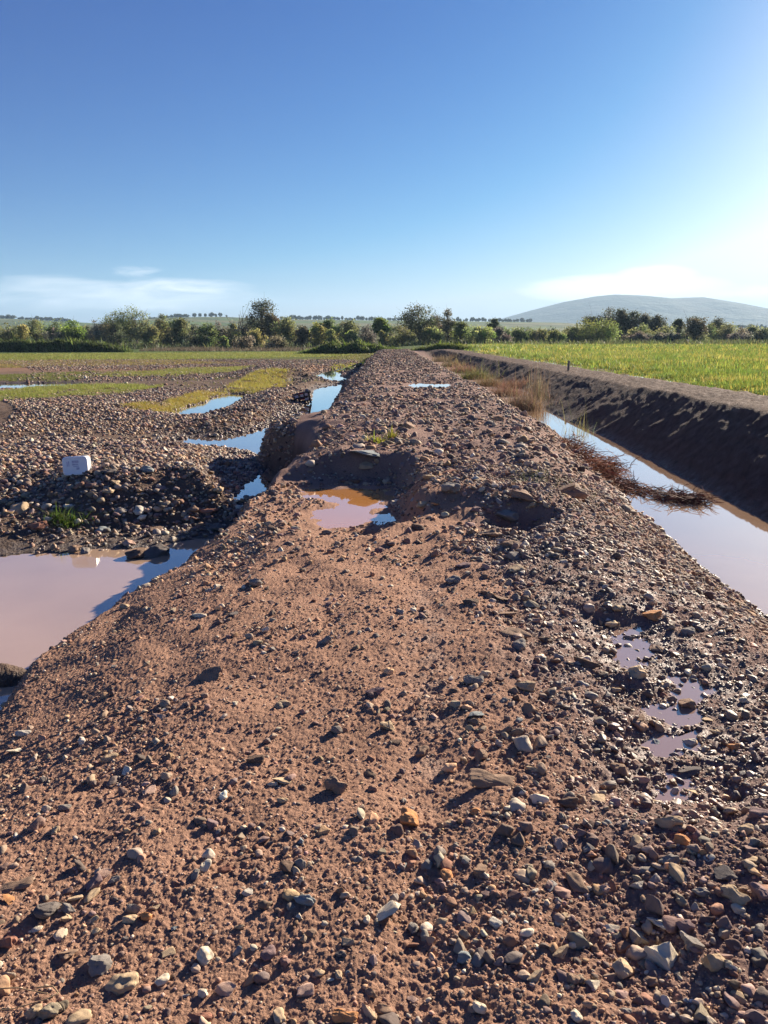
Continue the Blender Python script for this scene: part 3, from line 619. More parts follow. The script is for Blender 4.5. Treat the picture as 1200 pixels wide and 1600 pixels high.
# u, v, width, height in the photograph; colour; form (r rounded, a angular, f flat slab, l long); landmark name or None
HERO = [
 (72, 1418, 34, 44, 'dark grey', 'a', 'dark leaning block at lower left'), (145, 1378, 28, 32, 'purple grey', 'a', None), (160, 1365, 20, 22, 'pinkish', 'a', None), (142, 1399, 14, 26, 'tan', 'r', None),
 (118, 1405, 25, 15, 'yellowish', 'f', None), (105, 1422, 28, 17, 'grey', 'r', None), (104, 1437, 20, 16, 'tan', 'a', None), (228, 1433, 24, 20, 'rusty orange', 'r', 'rusty orange cobble casting a long shadow'),
 (207, 1423, 24, 18, 'grey', 'a', None), (202, 1441, 22, 16, 'yellowish', 'r', None), (155, 1510, 36, 38, 'grey', 'r', 'big grey lump near the lower left corner'), (190, 1537, 36, 44, 'tan', 'l', None),
 (122, 1590, 26, 34, 'tan', 'l', None), (78, 1582, 36, 28, 'olive', 'r', 'olive cobble under the dry twig'), (52, 1585, 26, 20, 'tan', 'r', None), (320, 1494, 28, 28, 'cream', 'r', 'cream cobble left of the bottom middle'),
 (351, 1548, 26, 28, 'pinkish', 'a', None), (312, 1592, 38, 22, 'red brown', 'a', None), (320, 1354, 24, 22, 'cream', 'a', None), (304, 1368, 18, 18, 'grey', 'a', None), (25, 1388, 52, 10, 'brown', 'l', None),
 (12, 1408, 24, 14, 'rusty orange', 'f', None), (178, 1378, 20, 12, 'grey', 'r', None), (240, 1420, 20, 9, 'tan', 'f', None), (145, 1437, 20, 12, 'tan', 'f', None), (150, 1458, 20, 12, 'yellowish', 'f', None),
 (263, 1488, 22, 18, 'tan', 'f', None), (273, 1453, 14, 10, 'blue grey', 'a', None), (603, 1420, 56, 38, 'cream', 'f', 'broken pale slab at bottom middle'), (451, 1357, 22, 25, 'dark brown', 'a', None),
 (627, 1357, 14, 22, 'blue grey', 'f', None), (667, 1354, 20, 20, 'grey', 'r', None), (751, 1362, 26, 26, 'brown', 'a', None), (484, 1462, 16, 20, 'brown', 'r', None), (477, 1545, 28, 30, 'pinkish', 'a', None),
 (539, 1592, 40, 24, 'rusty orange', 'r', 'round orange brown cobble cut by the bottom edge'), (576, 1586, 32, 18, 'yellowish', 'a', None), (601, 1578, 20, 28, 'brown', 'a', None), (530, 1526, 12, 16, 'yellowish', 'r', None),
 (546, 1524, 12, 14, 'blue grey', 'f', None), (748, 1580, 24, 18, 'cream', 'r', None), (646, 1450, 22, 20, 'grey', 'r', None), (668, 1456, 26, 14, 'red brown', 'l', None), (689, 1448, 20, 20, 'tan', 'a', None),
 (775, 1442, 20, 20, 'pale grey', 'l', None), (437, 1588, 24, 24, 'yellowish', 'l', None), (500, 1522, 16, 18, 'yellowish', 'a', None), (468, 1431, 12, 12, 'cream', 'a', None), (573, 1437, 14, 12, 'cream', 'r', None),
 (645, 1563, 18, 12, 'pinkish', 'f', None), (1038, 1494, 58, 50, 'cream', 'a', 'biggest pale boulder at lower right'), (1112, 1502, 50, 40, 'tan', 'a', None), (1034, 1445, 36, 28, 'pale grey', 'f', None),
 (1068, 1448, 30, 28, 'purple grey', 'a', None), (1148, 1405, 44, 30, 'tan', 'r', 'rounded tan boulder near the right edge'), (1190, 1397, 34, 30, 'purple grey', 'r', None), (1065, 1368, 26, 34, 'tan', 'a', None),
 (1045, 1348, 36, 20, 'grey', 'r', None), (1135, 1367, 30, 28, 'dark grey', 'f', None), (1066, 1314, 28, 22, 'rusty orange', 'r', None), (995, 1385, 24, 18, 'pale grey', 'a', None), (903, 1380, 28, 34, 'brown', 'l', None),
 (1065, 1410, 26, 22, 'olive', 'r', None), (996, 1470, 32, 24, 'grey', 'a', None), (973, 1515, 32, 32, 'yellowish', 'r', None), (1009, 1507, 28, 24, 'olive', 'f', None), (1018, 1533, 20, 24, 'brown', 'r', None),
 (894, 1533, 22, 20, 'brown', 'r', 'lone round brown cobble low right of centre'), (925, 1540, 24, 24, 'cream', 'a', None), (1083, 1478, 32, 26, 'grey', 'a', None), (1155, 1558, 24, 18, 'tan', 'f', None), (1095, 1585, 28, 34, 'olive', 'a', None),
 (950, 1450, 36, 14, 'cream', 'f', None), (940, 1392, 26, 20, 'pinkish', 'r', None), (873, 1317, 18, 22, 'pinkish', 'a', None), (830, 1365, 24, 20, 'olive', 'a', None), (995, 1318, 24, 16, 'tan', 'f', None),
 (1095, 1395, 30, 18, 'grey', 'r', None), (860, 1385, 20, 18, 'pale grey', 'f', None), (1185, 1455, 26, 20, 'grey', 'a', None), (769, 1222, 75, 26, 'brown', 'l', 'long flat brown cobble'),
 (742, 1114, 24, 26, 'blue grey', 'f', 'blue green slate flake'), (805, 992, 50, 20, 'brown', 'l', 'long brown cobble up the slope'), (811, 1008, 22, 22, 'grey', 'r', None), (852, 1000, 24, 14, 'dark brown', 'r', None),
 (740, 1064, 32, 18, 'grey', 'r', None), (993, 1053, 36, 28, 'yellowish', 'r', 'yellow cobble at the rut puddle'), (1037, 1070, 28, 14, 'yellowish', 'f', None), (1071, 1206, 52, 26, 'dark grey', 'f', 'dark triangular slab in the rut puddle'),
 (1045, 1285, 44, 28, 'tan', 'a', None), (930, 1247, 34, 18, 'yellowish', 'f', None), (1190, 1270, 24, 30, 'purple grey', 'r', None), (750, 1182, 30, 20, 'brown', 'a', None), (1095, 1243, 50, 14, 'tan', 'f', None),
 (918, 1038, 44, 20, 'dark brown', 'a', None), (820, 1072, 32, 20, 'tan', 'a', None), (968, 1205, 30, 24, 'brown', 'r', None), (1165, 1297, 26, 18, 'tan', 'r', None), (1000, 1130, 30, 20, 'brown', 'a', None),
 (320, 1057, 50, 22, 'brown', 'f', 'flat brown slab on the sandy left'), (400, 1187, 28, 24, 'dark brown', 'a', 'dark brown block on the sandy left'), (440, 1218, 32, 16, 'yellowish', 'f', None), (525, 1230, 36, 26, 'brown', 'r', 'rounded brown cobble on bare soil'),
 (639, 1280, 34, 32, 'rusty orange', 'r', 'orange cobble in mid soil'), (605, 1137, 26, 18, 'tan', 'a', None), (660, 1177, 26, 18, 'brown', 'r', None), (507, 1001, 26, 14, 'grey', 'a', None), (444, 1100, 20, 12, 'tan', 'a', None),
 (232, 1238, 22, 18, 'pinkish', 'f', None), (86, 1301, 16, 13, 'tan', 'r', None), (35, 1147, 24, 12, 'pale grey', 'r', None), (22, 1174, 26, 16, 'cream', 'f', None), (170, 1185, 28, 16, 'tan', 'a', None), (250, 1120, 34, 10, 'pinkish', 'f', None),
 (195, 948, 18, 10, 'tan', 'r', None), (310, 960, 12, 16, 'cream', 'l', None), (892, 769, 46, 32, 'brown', 'a', 'largest angular boulder on the hump'), (793, 806, 36, 22, 'grey', 'r', 'rounded grey boulder below the hump'),
 (822, 775, 46, 24, 'brown', 'a', None), (568, 705, 52, 22, 'blue grey', 'f', 'blue grey slab above the hollow'), (705, 762, 34, 18, 'grey', 'r', None), (572, 728, 22, 14, 'tan', 'a', None), (765, 835, 34, 18, 'brown', 'a', None),
 (800, 852, 36, 16, 'brown', 'r', None), (803, 869, 22, 16, 'grey', 'a', None), (638, 665, 22, 14, 'brown', 'a', None), (785, 690, 24, 12, 'grey', 'a', None), (672, 746, 18, 14, 'tan', 'a', None),
 (210, 865, 32, 20, 'dark brown', 'r', 'left of two dark rocks in the pond'), (243, 861, 38, 24, 'dark grey', 'r', 'right of two dark rocks in the pond'), (301, 796, 20, 20, 'brown', 'r', 'round brown boulder above the pond bank'),
 (325, 797, 14, 20, 'red brown', 'r', None), (115, 859, 22, 14, 'brown', 'r', None), (133, 860, 16, 12, 'grey', 'r', None), (30, 795, 26, 20, 'tan', 'a', None), (200, 848, 24, 12, 'pinkish', 'r', None), (168, 768, 20, 14, 'tan', 'r', None),
 (180, 755, 16, 12, 'tan', 'a', None), (258, 705, 16, 11, 'cream', 'a', None), (105, 792, 20, 12, 'cream', 'a', None), (340, 765, 18, 12, 'tan', 'r', None), (1075, 988, 22, 14, 'grey', 'r', None), (1165, 955, 14, 9, 'brown', 'r', None),
 (708, 908, 24, 15, 'grey', 'r', None), (735, 942, 26, 14, 'dark brown', 'r', None), (965, 950, 16, 14, 'tan', 'r', None), (1022, 963, 30, 18, 'rusty orange', 'a', None), (1050, 928, 22, 14, 'grey', 'a', None),
 (1180, 1345, 30, 16, 'tan', 'f', None), (1105, 1340, 24, 14, 'pale grey', 'f', None), (1190, 1320, 18, 20, 'brown', 'a', None), (560, 1345, 14, 12, 'grey', 'a', None), (1160, 1395, 20, 12, 'brown', 'r', None),
 (985, 1345, 20, 14, 'dark grey', 'r', None), (962, 1338, 18, 16, 'brown', 'r', None), (1010, 1360, 26, 14, 'grey', 'f', None), (920, 1330, 22, 16, 'grey', 'a', None), (880, 1520, 14, 12, 'tan', 'r', None), (900, 1590, 20, 18, 'cream', 'r', None),
]
made = []                                   # (u, v, colour, form, landmark, width, obj)
SH3 = [stone_shape(3, 900+i, a) for i, a in enumerate((.15, .25, .3, .2, .7, .8, .9, .75, .6, .5, .85, .65))]
SH4 = [stone_shape(4, 950+i, a) for i, a in enumerate((.15, .2, .3, .25, .7, .8, .9, .75))]
smesh = {}
def stone(u, v, wpx, hpx, cname, form, lm, seed):
    g = np.random.default_rng(seed)
    x, y, z, dep = drop(u, v+hpx*.28)
    if z < WZ-.01: x, y = P(u, v+hpx*.3, WZ); z = WZ-.015
    wm = wpx*dep/F_PX; hm = hpx*dep/F_PX; al = math.atan((v-800)/F_PX)+PITCH
    th = {'r': .62, 'a': .58, 'f': .28, 'l': .5}[form]*min(wm, max(hm*1.25, wm*.35))
    ld = np.clip((hm-th*.8*math.cos(al))/max(math.sin(al), .2), .45*wm, 1.25*wm)
    tall = hpx > wpx*1.15
    if tall: ld = min((hm-.5*th)/max(math.sin(al), .3), 2.2*wm)
    sub = 4 if wpx >= 30 else 3
    pool = SH4 if sub == 4 else SH3
    nr_ = 4
    idx = int(g.integers(0, nr_)) if form in 'rl' else int(g.integers(nr_, len(pool)))
    bv, bf = pool[idx]
    key = (sub, idx, cname)
    if key not in smesh:
        c = np.tile(np.array([*COLS[cname], 0.0]), (len(bv), 1)); vn = 1+.12*np.sin(bv[:, 0:1]*5+seed)*np.sin(bv[:, 1:2]*4); c[:, :3] *= vn
        o = raw_mesh('stone', bv, [bf], M_STONE, c); smesh[key] = o.data
    else:
        o = bpy.data.objects.new('stone', smesh[key]); COL.objects.link(o)
    sx, sy, sz = wm*.52, ld*.52, th*.56
    sink = .22 if form != 'f' else .1
    o.scale = (sx, sy, sz); o.location = (x, y+ld*.12, z+sz*(1-2*sink))
    tl = .12 if form in 'rl' else .22
    o.rotation_euler = (g.normal(0, tl), g.normal(0, tl), g.normal(0, .3 if abs(wpx/hpx-1) > .5 else .9))
    made.append([u, v, cname, form, lm, wpx, o])
    return o
COLS = {k: tuple(c*f for c, f in zip(v, (1.25, 1.22, 1.15))) for k, v in COLS.items()}
for i, h in enumerate(HERO): stone(*h, 5000+i)
# the rest of the larger stones, where the photograph is stony
g = np.random.default_rng(77); names = list(COLS); tries = 0
def zone_ok(u, v):
    if v > 1250: return g.uniform() < (1.0 if u > 760 else .28)
    if v > 880: return u > 250+ (1150-v)*.2 and g.uniform() < (1.0 if u > 720 else .12) and u < 1180-(1000-v)*1.6*(v < 1000)
    if v > 640: return 640 < u < 880-(v < 720)*60 and v < 850 or (u < 340 and 720 < v < 835)
    return False
while len(made) < 298 and tries < 20000:
    tries += 1
    u, v = g.uniform(5, 1195), g.uniform(650, 1590)
    if not zone_ok(u, v): continue
    wp = float(np.clip(g.gamma(4, 4.6), 12, 34)) if v > 880 else float(g.uniform(12, 24))
    if any(abs(u-q[0]) < (wp+q[5])*.62 and abs(v-q[1]) < (wp+q[5])*.42 for q in made): continue
    if min(abs(u-550)+abs(v-790), 999) < 90: continue
    cn = names[g.choice(14, p=np.array([12, 5, 7, 12, 5, 16, 7, 4, 8, 5, 5, 3, 5, 6])/100)]
    stone(u, v, wp, wp*g.uniform(.5, .85), cn, 'raafl'[g.integers(0, 5)], None, 9000+tries)
FORM = {'r': 'rounded', 'a': 'angular', 'f': 'flat', 'l': 'elongated'}
LMS = [q for q in made if q[4]]; used = {}
def say(q):
    if q[4]:
        return None
    u, v = q[0], q[1]; size = 'small' if q[5] < 19 else ('mid-sized' if q[5] < 28 else 'large')
    best = sorted(LMS, key=lambda l: math.hypot(l[0]-u, (l[1]-v)*1.3))
    out = []
    for l in best[:3]:
        dx, dy = u-l[0], v-l[1]; a = math.degrees(math.atan2(-dy, dx)) % 360
        d = ('right of', 'upper right of', 'above', 'upper left of', 'left of', 'lower left of', 'below', 'lower right of')[int((a+22.5)//45) % 8]
        dist = math.hypot(dx, dy)/l[5]; near = 'just ' if dist < 1.5 else ('a little way ' if dist < 3.5 else ('well ' if dist < 7 else 'far '))
        out.append(f'{size} {q[2]} {FORM[q[3]]} stone {near}{d} the {l[4]}')
    return out
for q in made:
    o = q[6]; c = say(q)
    if c is None:
        lab = q[4] if any(w_ in q[4] for w_ in ('rock', 'boulder', 'cobble', 'slab', 'block', 'flake', 'lump')) else q[4]+' stone'
        if len(lab.split()) < 4: lab = {'long flat brown cobble': 'long flat brown cobble, the widest stone in the foreground', 'blue green slate flake': 'blue green slate flake standing where soil turns stony'}.get(lab, lab+' among the pebbles')
    else:
        lab = next((s for s in c if s not in used), None)
        if lab is None:
            k = 1; o_ = ('', 'second ', 'third ', 'fourth ', 'fifth ')
            while k < 4 and o_[k]+c[0] in used: k += 1
            lab = o_[k]+c[0]
    lab = ' '.join(lab.split()[:16]); used[lab] = 1
    tag(o, lab, 'stone', 'stones lying on the embankment' if q[0] > 350 or q[1] > 880 else 'cobbles by the flooded flat')
print('stones', len(made), round(time.time()-T0, 1))

# ------------------------------------------------------------ blades: grass, crop, reeds
def blades(x, y, z, h, wd, lean, col, segs=2, curl=.5, g=rng):
    """one tapering bent ribbon per entry"""
    n = len(x); yaw = g.uniform(0, 2*np.pi, n); face = yaw+g.normal(0, .5, n)+np.pi/2
    t = np.linspace(0, 1, segs+1)[None]
    ln = lean[:, None]*h[:, None]*(t**(1+curl)); zz = h[:, None]*(t-.35*np.minimum(lean, 1.6)[:, None]*t*t)
    px = x[:, None]+np.cos(yaw)[:, None]*ln; py = y[:, None]+np.sin(yaw)[:, None]*ln; pz = z[:, None]+zz
    wv = wd[:, None]*(1-t)**.7*.5+wd[:, None]*.03
    ax = np.cos(face)[:, None]*wv; ay = np.sin(face)[:, None]*wv
    V = np.stack([np.stack([px-ax, py-ay, pz], -1), np.stack([px+ax, py+ay, pz], -1)], 2).reshape(-1, 3)
    b = (np.arange(n)*(segs+1)*2)[:, None]+(np.arange(segs)*2)[None]
    Fq = np.stack([b, b+1, b+3, b+2], -1).reshape(-1, 4)
    C = np.repeat(np.column_stack([col, np.zeros(n)]), (segs+1)*2, 0)
    return V, Fq, C
def jitter(base, n, s=.2, g=rng):
    base = np.asarray(base, float)
    if base.ndim == 1: base = np.tile(base, (n, 1))
    return np.clip(base*np.exp(g.normal(0, s, (n, 1)))*np.exp(g.normal(0, .06, (n, 3))), .005, .8)
def tufts(x, y, nb, h, wd, rad, lean, col, name, mat, label=None, cat=None, kind=None, s=.2, segs=2, hv=.3, group=None):
    n = len(x); X = np.repeat(x, nb)+rng.normal(0, rad, n*nb); Y = np.repeat(y, nb)+rng.normal(0, rad, n*nb)
    Zg = land(X, Y, False)-.01; hh = np.repeat(h*np.ones(n), nb)*np.exp(rng.normal(0, hv, n*nb))
    c = jitter(np.repeat(jitter(col, n, s), nb, 0), n*nb, .15)
    V, Fq, C = blades(X, Y, Zg, hh, wd*np.ones(n*nb), np.abs(rng.normal(lean, lean*.5, n*nb)), c, segs)
    o = raw_mesh(name, V, [Fq], mat, C, smooth=False)
    return tag(o, label, cat, group, kind)
# crop on the right
def field_pts(n, y0, y1, x_in):
    t = rng.uniform(0, 1, n); y = np.sqrt(y0*y0+(y1*y1-y0*y0)*t); a = crest(y)+x_in; b = .56*y+3
    x = a+(b-a)*rng.uniform(0, 1, n); k = b > a; return x[k], y[k]
CG = np.array([[.16, .23, .045], [.27, .29, .055], [.10, .16, .04], [.36, .33, .08]])
def crop(n, y0, y1, nb, h, wd, rad, nm):
    x, y = field_pts(n, y0, y1, 2.1); ed = x-crest(y)-2.1; nz = fbm(x, y, .5, 3, 301)
    k = rng.uniform(0, 1, len(x)) < np.clip(.25+ed*.45+nz, .1, 1); x, y, nz, ed = x[k], y[k], nz[k], ed[k]
    mixc = np.clip(.5+1.1*fbm(x, y, .22, 3, 302)+rng.normal(0, .25, len(x)), 0, .999)
    tufts(x, y, nb, h*(.7+.5*np.clip(nz+.3, 0, 1))*np.clip(.45+ed*.3, .4, 1), wd, rad, .35, CG[(mixc*4).astype(int)], 'crop', M_GRASS,
          nm, 'crop', 'stuff', s=.22)
crop(19000, 14, 38, 6, .22, .034, .075, 'yellow green young crop nearest the wet strip behind the ditch bank')
crop(20000, 37, 80, 5, .30, .045, .10, 'yellow green young crop in the middle of the right field')
crop(17000, 78, 172, 4, .34, .11, .25, 'young crop at the far side of the right field')
# sparse trampled plants on the wet strip
x, y = field_pts(5000, 15, 80, .9); k = (x-crest(y) < 2.6); x, y = x[k], y[k]
tufts(x, y, 4, .10, .02, .06, .7, (.13, .12, .04), 'weeds', M_GRASS, 'low trampled weeds along the wet strip beside the field', 'weeds', 'stuff')
# grass on the left flat: patches traced on the ground
GP = [([(-40, 553), (600, 549), (540, 556), (300, 560), (-40, 564)], (.22, .235, .06), 24000, .13), ([(-40, 564), (250, 562), (380, 567), (100, 572), (-40, 575)], (.24, .20, .07), 6000, .09),
      ([(0, 612), (60, 606), (130, 601), (225, 602), (235, 607), (150, 613), (60, 620), (0, 626)], (.24, .26, .06), 5000, .13),
      ([(150, 585), (250, 579), (300, 574), (385, 574), (380, 581), (290, 585), (200, 588)], (.23, .24, .06), 4200, .11),
      ([(380, 600), (400, 588), (440, 586), (442, 594), (425, 604), (395, 612), (375, 610)], (.32, .28, .06), 2200, .13),
      ([(232, 636), (265, 626), (310, 617), (350, 611), (370, 612), (335, 620), (290, 632), (250, 642)], (.33, .27, .06), 1800, .12),
      ([(205, 634), (230, 630), (235, 640), (210, 642)], (.30, .24, .04), 300, .10), ([(0, 586), (140, 580), (120, 592), (0, 594)], (.15, .17, .04), 2200, .09),
      ([(520, 572), (560, 566), (585, 560), (560, 574), (530, 578)], (.27, .27, .03), 1800, .12), ([(400, 700), (420, 698), (470, 690), (420, 694)], (.1, .1, .03), 10, .05),
      ([(490, 562), (560, 553), (600, 551), (590, 556), (540, 563)], (.17, .16, .05), 1500, .10)]
for pts, c, n, hh in GP:
    pl = poly_px(pts, -.85); lo, hi = pl.min(0), pl.max(0); x = rng.uniform(lo[0], hi[0], n*3); y = rng.uniform(lo[1], hi[1], n*3)
    d = sdf(x+1.2*fbm(x, y, .4, 3, 311), y+1.5*fbm(x, y, .3, 3, 312), pl); k = (d+1.1*rng.uniform(-1, .6, len(x)) < 0) & (fbm(x, y, .9, 3, 313)+.25*rng.normal(size=len(x)) > -.1) & not_deep(x, y, .0); x, y = x[k][:n], y[k][:n]
    far = y.mean() > 60
    if len(x) > 5: tufts(x, y, 4 if far else 7, hh, .05 if far else .014, .12 if far else .05, .5, c, 'grass', M_GRASS, 'short yellow green grass growing in a patch on the gravel flat', 'grass', 'stuff')
# scattered weeds over far flat
x, y = region(5000, 30, 85, lambda y: -.56*y, fR, 1); k = (fbm(x*.4, y, .2, 3, 320) > .12) & not_deep(x, y); x, y = x[k], y[k]
tufts(x, y, 5, .09, .03, .1, .6, (.17, .18, .04), 'weeds', M_GRASS, 'sparse low weeds dotted over the far gravel', 'weeds', 'stuff')
def one_tuft(u, v, n, h, wd, rad, lean, col, name, label, cat, mat=M_GRASS, group=None, segs=4, el=1.0):
    x, y, z, dep = drop(u, v); 
    X = x+rng.normal(0, rad, n)*el; Y = y+rng.normal(0, rad, n); Zg = land(X, Y, False)-.01
    Zg = np.maximum(Zg, WZ-.03)
    V, Fq, C = blades(X, Y, Zg, h*np.exp(rng.normal(0, .4, n)), wd*rng.uniform(.5, 1.7, n), np.abs(rng.normal(lean, lean*.7, n)), jitter(jitter(col, n, .15), n, .25), segs)
    return tag(raw_mesh(name, V, [Fq], mat, C, smooth=False), label, cat, group)
one_tuft(102, 815, 260, .13, .013, .085, .7, (.10, .15, .03), 'grass_tuft', 'green grass tuft on the dark gravel heap below the white container', 'grass tuft', el=1.5)
one_tuft(590, 692, 170, .09, .009, .05, .6, (.28, .27, .04), 'grass_tuft', 'small yellow grass tuft among rubble on the embankment', 'grass tuft', el=1.6)
one_tuft(612, 684, 130, .10, .009, .04, .6, (.28, .27, .04), 'grass_tuft', 'smaller yellow grass tuft behind another on the embankment', 'grass tuft')
one_tuft(850, 748, 900, .05, .006, .22, 1.0, (.09, .10, .045), 'moss_mat', 'flat grey green mat of fine grass on the hump shoulder', 'moss', el=1.4)
# reeds and dead tussocks along the ditch
TS = [(820, 638, 1300, .42, .36, (.28, .20, .125), 'big dead straw-coloured tussock bending over the ditch water'), (838, 625, 220, .85, .2, (.26, .20, .12), 'tall thin dead stalks behind the big tussock'),
      (790, 618, 1100, .38, .38, (.27, .16, .10), 'reddish tussock directly beyond the big tussock'), (765, 603, 900, .42, .38, (.24, .17, .08), 'low brown tussock, third along the ditch edge'),
      (742, 592, 900, .45, .45, (.18, .18, .06), 'greenish tussock halfway along the ditch edge'), (722, 582, 800, .45, .5, (.30, .19, .12), 'pinkish straw tussock beyond the greenish one'),
      (706, 573, 700, .45, .5, (.26, .20, .10), 'far straw tussock on the ditch edge'), (690, 565, 600, .5, .6, (.28, .21, .12), 'farthest tussock on the ditch edge'), (800, 606, 700, .35, .35, (.25, .14, .09), 'low red tussock on the ditch floor')]
for u, v, n, h, rad, c, lab in TS:
    one_tuft(u, v, n, h, .011 if v > 600 else .02, rad, .75 if h < .8 else .15, c, 'reed_tussock', lab, 'tussock', M_DRY, 'dead reed tussocks along the ditch', 5)
one_tuft(905, 690, 60, .45, .008, .22, .35, (.22, .22, .08), 'grass_tuft', 'thin green blades standing behind the red dead weeds', 'grass tuft', M_GRASS)

def weed_mat(name, label, pts, n, hgt, col, zbase):
    """a tangle of thin dead stems lying over each other"""
    pts = np.array(pts); paths = []; rads = []; cols = []
    t = rng.uniform(0, len(pts)-1.001, n); i = t.astype(int); f = (t-i)[:, None]; c = pts[i, :2]*(1-f)+pts[i+1, :2]*f; wv = (pts[i, 2:3]*(1-f)+pts[i+1, 2:3]*f)[:, 0]
    for k in range(n):
        x, y = c[k]+rng.normal(0, 1, 2)*wv[k]*.5; L = rng.uniform(.12, .48); a = rng.uniform(0, 6.28); b = rng.normal(0, .35)
        z0 = max(zbase(x, y), WZ)+abs(rng.normal(0, hgt)); q = np.linspace(-.5, .5, 5); cv_ = rng.normal(0, .18)
        p = np.stack([x+np.cos(a+cv_*q*4)*q*L, y+np.sin(a+cv_*q*4)*q*L, np.maximum(z0+b*q*L+.15*L*(.25-q*q), WZ+.002)], 1); paths.append(p); r0 = rng.uniform(.0025, .0085); rads.append(np.array([.5, 1, 1, .8, .3])*r0)
    V, Fq = tubes(paths, rads, 3); C = np.repeat(np.column_stack([jitter(col, n, .35), np.full(n, .35)]), 15, 0)
    return tag(raw_mesh(name, V, [Fq], M_DRY, C), label, 'dead weeds')
zl = lambda x, y: hz(x, y)
A = lambda u, v, s: (*P(u, v, -.95), s)
B = lambda u, v, s: (*P(u, v, -.8), s)
weed_mat('dead_weed_mat', 'reddish dead weeds heaped on the ditch edge beside the water', [B(895, 705, .3), B(925, 712, .42), B(950, 722, .42), B(952, 732, .25)], 750, .13, (.26, .12, .075), zl)
weed_mat('floating_weed_mat', 'dark red dead stems floating across the ditch water', [A(965, 752, .16), A(1000, 762, .22), A(1040, 772, .3), A(1075, 778, .3), A(1098, 780, .2)], 520, .05, (.15, .065, .055), lambda x, y: WZ)
wl = weed_mat('weed_litter', 'flat brown litter of stems on the slope below the reddish heap', [B(880, 720, .3), B(930, 745, .3), B(968, 750, .2)], 200, .015, (.22, .11, .07), zl); wl['kind'] = 'stuff'

# ------------------------------------------------------------ trees
M_HL = leaf_mat('far_leaves', .3)
def tree(u, vtop, wpx, dist, label, col, kind='tree', vbase=None, crown_lo=.25, dens=1.0, leaf=.30, bare=False, airy=False, group='trees and bushes beyond the fields', yd=.8):
    x, y, _ = Pd(u, 530, dist); zb = hz(x, y)-.05
    _, _, zt = Pd(u, vtop-(4 if vtop > 500 else 1), dist); dep = dist*math.cos(PITCH)+(CAM_H-zb)*math.sin(PITCH)
    H = zt-zb; Wd = wpx*dep/F_PX; g = np.random.default_rng(int(abs(u)*13+vtop))
    root = empty(kind, (x, y, zb), 0); tag(root, label, 'tree' if kind == 'tree' else 'bush', group)
    Wd *= 1.22; nc = int((7 if kind != 'tree' else 11)+Wd*1.5); cl = []
    for _ in range(nc):
        while True:
            p = g.uniform(-1, 1, 3)
            if p@p < 1: break
        zc = crown_lo+(1-crown_lo)*(p[2]*.5+.5)*.93
        taper = math.sqrt(max(.05, 1-((zc-(crown_lo+1)/2)/((1-crown_lo)*.62))**2))
        cl.append((p[0]*Wd*.42*taper, p[1]*Wd*.42*yd*taper, zc*H, g.uniform(.6, 1.25)*(.16*Wd+.07*H)*(.85 if airy else 1)))
    cl.append((g.normal(0, Wd*.05), 0, H*.90, .12*H))
    cl = np.array(cl)
    # trunk and limbs
    paths = []; rads = []; r0 = max(.05, .022*H); nst = 1 if kind == 'tree' else 4
    for s in range(nst):
        bx, by = (0, 0) if nst == 1 else g.normal(0, Wd*.12, 2)
        tx, ty = g.normal(0, Wd*.06, 2); q = np.linspace(0, 1, 7)[:, None]
        tr = np.column_stack([bx+(tx)*q[:, 0]**2+.02*H*np.sin(q[:, 0]*5), by+ty*q[:, 0]**2, q[:, 0]*H*(.86 if not nst > 1 else .6)]); paths.append(tr); rads.append(r0*(1.15-q[:, 0])*(.6 if nst > 1 else 1)+.008)
    for c in cl:
        k = g.uniform(.25, .7)*c[2]; st = np.array([paths[0][0, 0], paths[0][0, 1], min(k, H*.8)]); st[0] += .02*H*math.sin(5*k/H)
        q = np.linspace(0, 1, 5)[:, None]; e = c[:3]; p = st*(1-q)+e*q; p[:, 2] += .08*H*np.sin(q[:, 0]*3.14); paths.append(p); rads.append(r0*.45*(1-q[:, 0])+.012)
        for _ in range(7 if bare else 3):
            e2 = e+g.normal(0, 1, 3)*c[3]*(1.1 if bare else .8)+np.array([0, 0, c[3]*.7 if bare else 0]); q4 = np.linspace(0, 1, 4)[:, None]; p = p[-2]*(1-q4)+e2*q4 if False else (e*.4+st*.6)*(1-q4)+e2*q4
            paths.append(p); rads.append(r0*(.22 if bare else .16)*(1-q4[:, 0])+(.02 if bare else .008))
    V, Fq = tubes(paths, rads, 5)
    raw_mesh('trunk', V, [Fq], M_BARK, None, parent=root)
    n = int((26 if bare else 190)*dens*len(cl)); 
    ci = g.choice(len(cl), n, p=cl[:, 3]**2/np.sum(cl[:, 3]**2)); d = g.normal(size=(n, 3)); d /= np.linalg.norm(d, axis=1)[:, None]
    rad = cl[ci, 3]*(g.uniform(.15, 1, n)**.45)*(1.0+.25*g.normal(size=n)); p = cl[ci, :3]+d*rad[:, None]*np.array([1, yd, .8]); p[:, 2] = np.maximum(p[:, 2], .05)
    a = g.normal(size=(n, 3)); a /= np.linalg.norm(a, axis=1)[:, None]; b = np.cross(a, g.normal(size=(n, 3))); b /= np.linalg.norm(b, axis=1)[:, None]
    L = leaf*np.exp(g.normal(0, .3, n))*(.75 if airy else 1); a *= L[:, None]*.5; b *= L[:, None]*.30
    V = np.stack([p-a, p+b, p+a, p-b], 1).reshape(-1, 3); Fq = np.arange(n*4).reshape(-1, 4)
    col = np.asarray(col)*(1.45 if max(col) < .09 else 1.15)
    base = col*np.exp(g.normal(0, .20, (len(cl), 1)))*np.exp(g.normal(0, .07, (len(cl), 3)))
    C = np.repeat(np.column_stack([np.clip(base[ci]*np.exp(g.normal(0, .25, (n, 1))), .004, .7), np.zeros(n)]), 4, 0)
    raw_mesh('crown', V, [Fq], M_LEAF, C, smooth=False, parent=root)
    return root
SH_ = 1.0
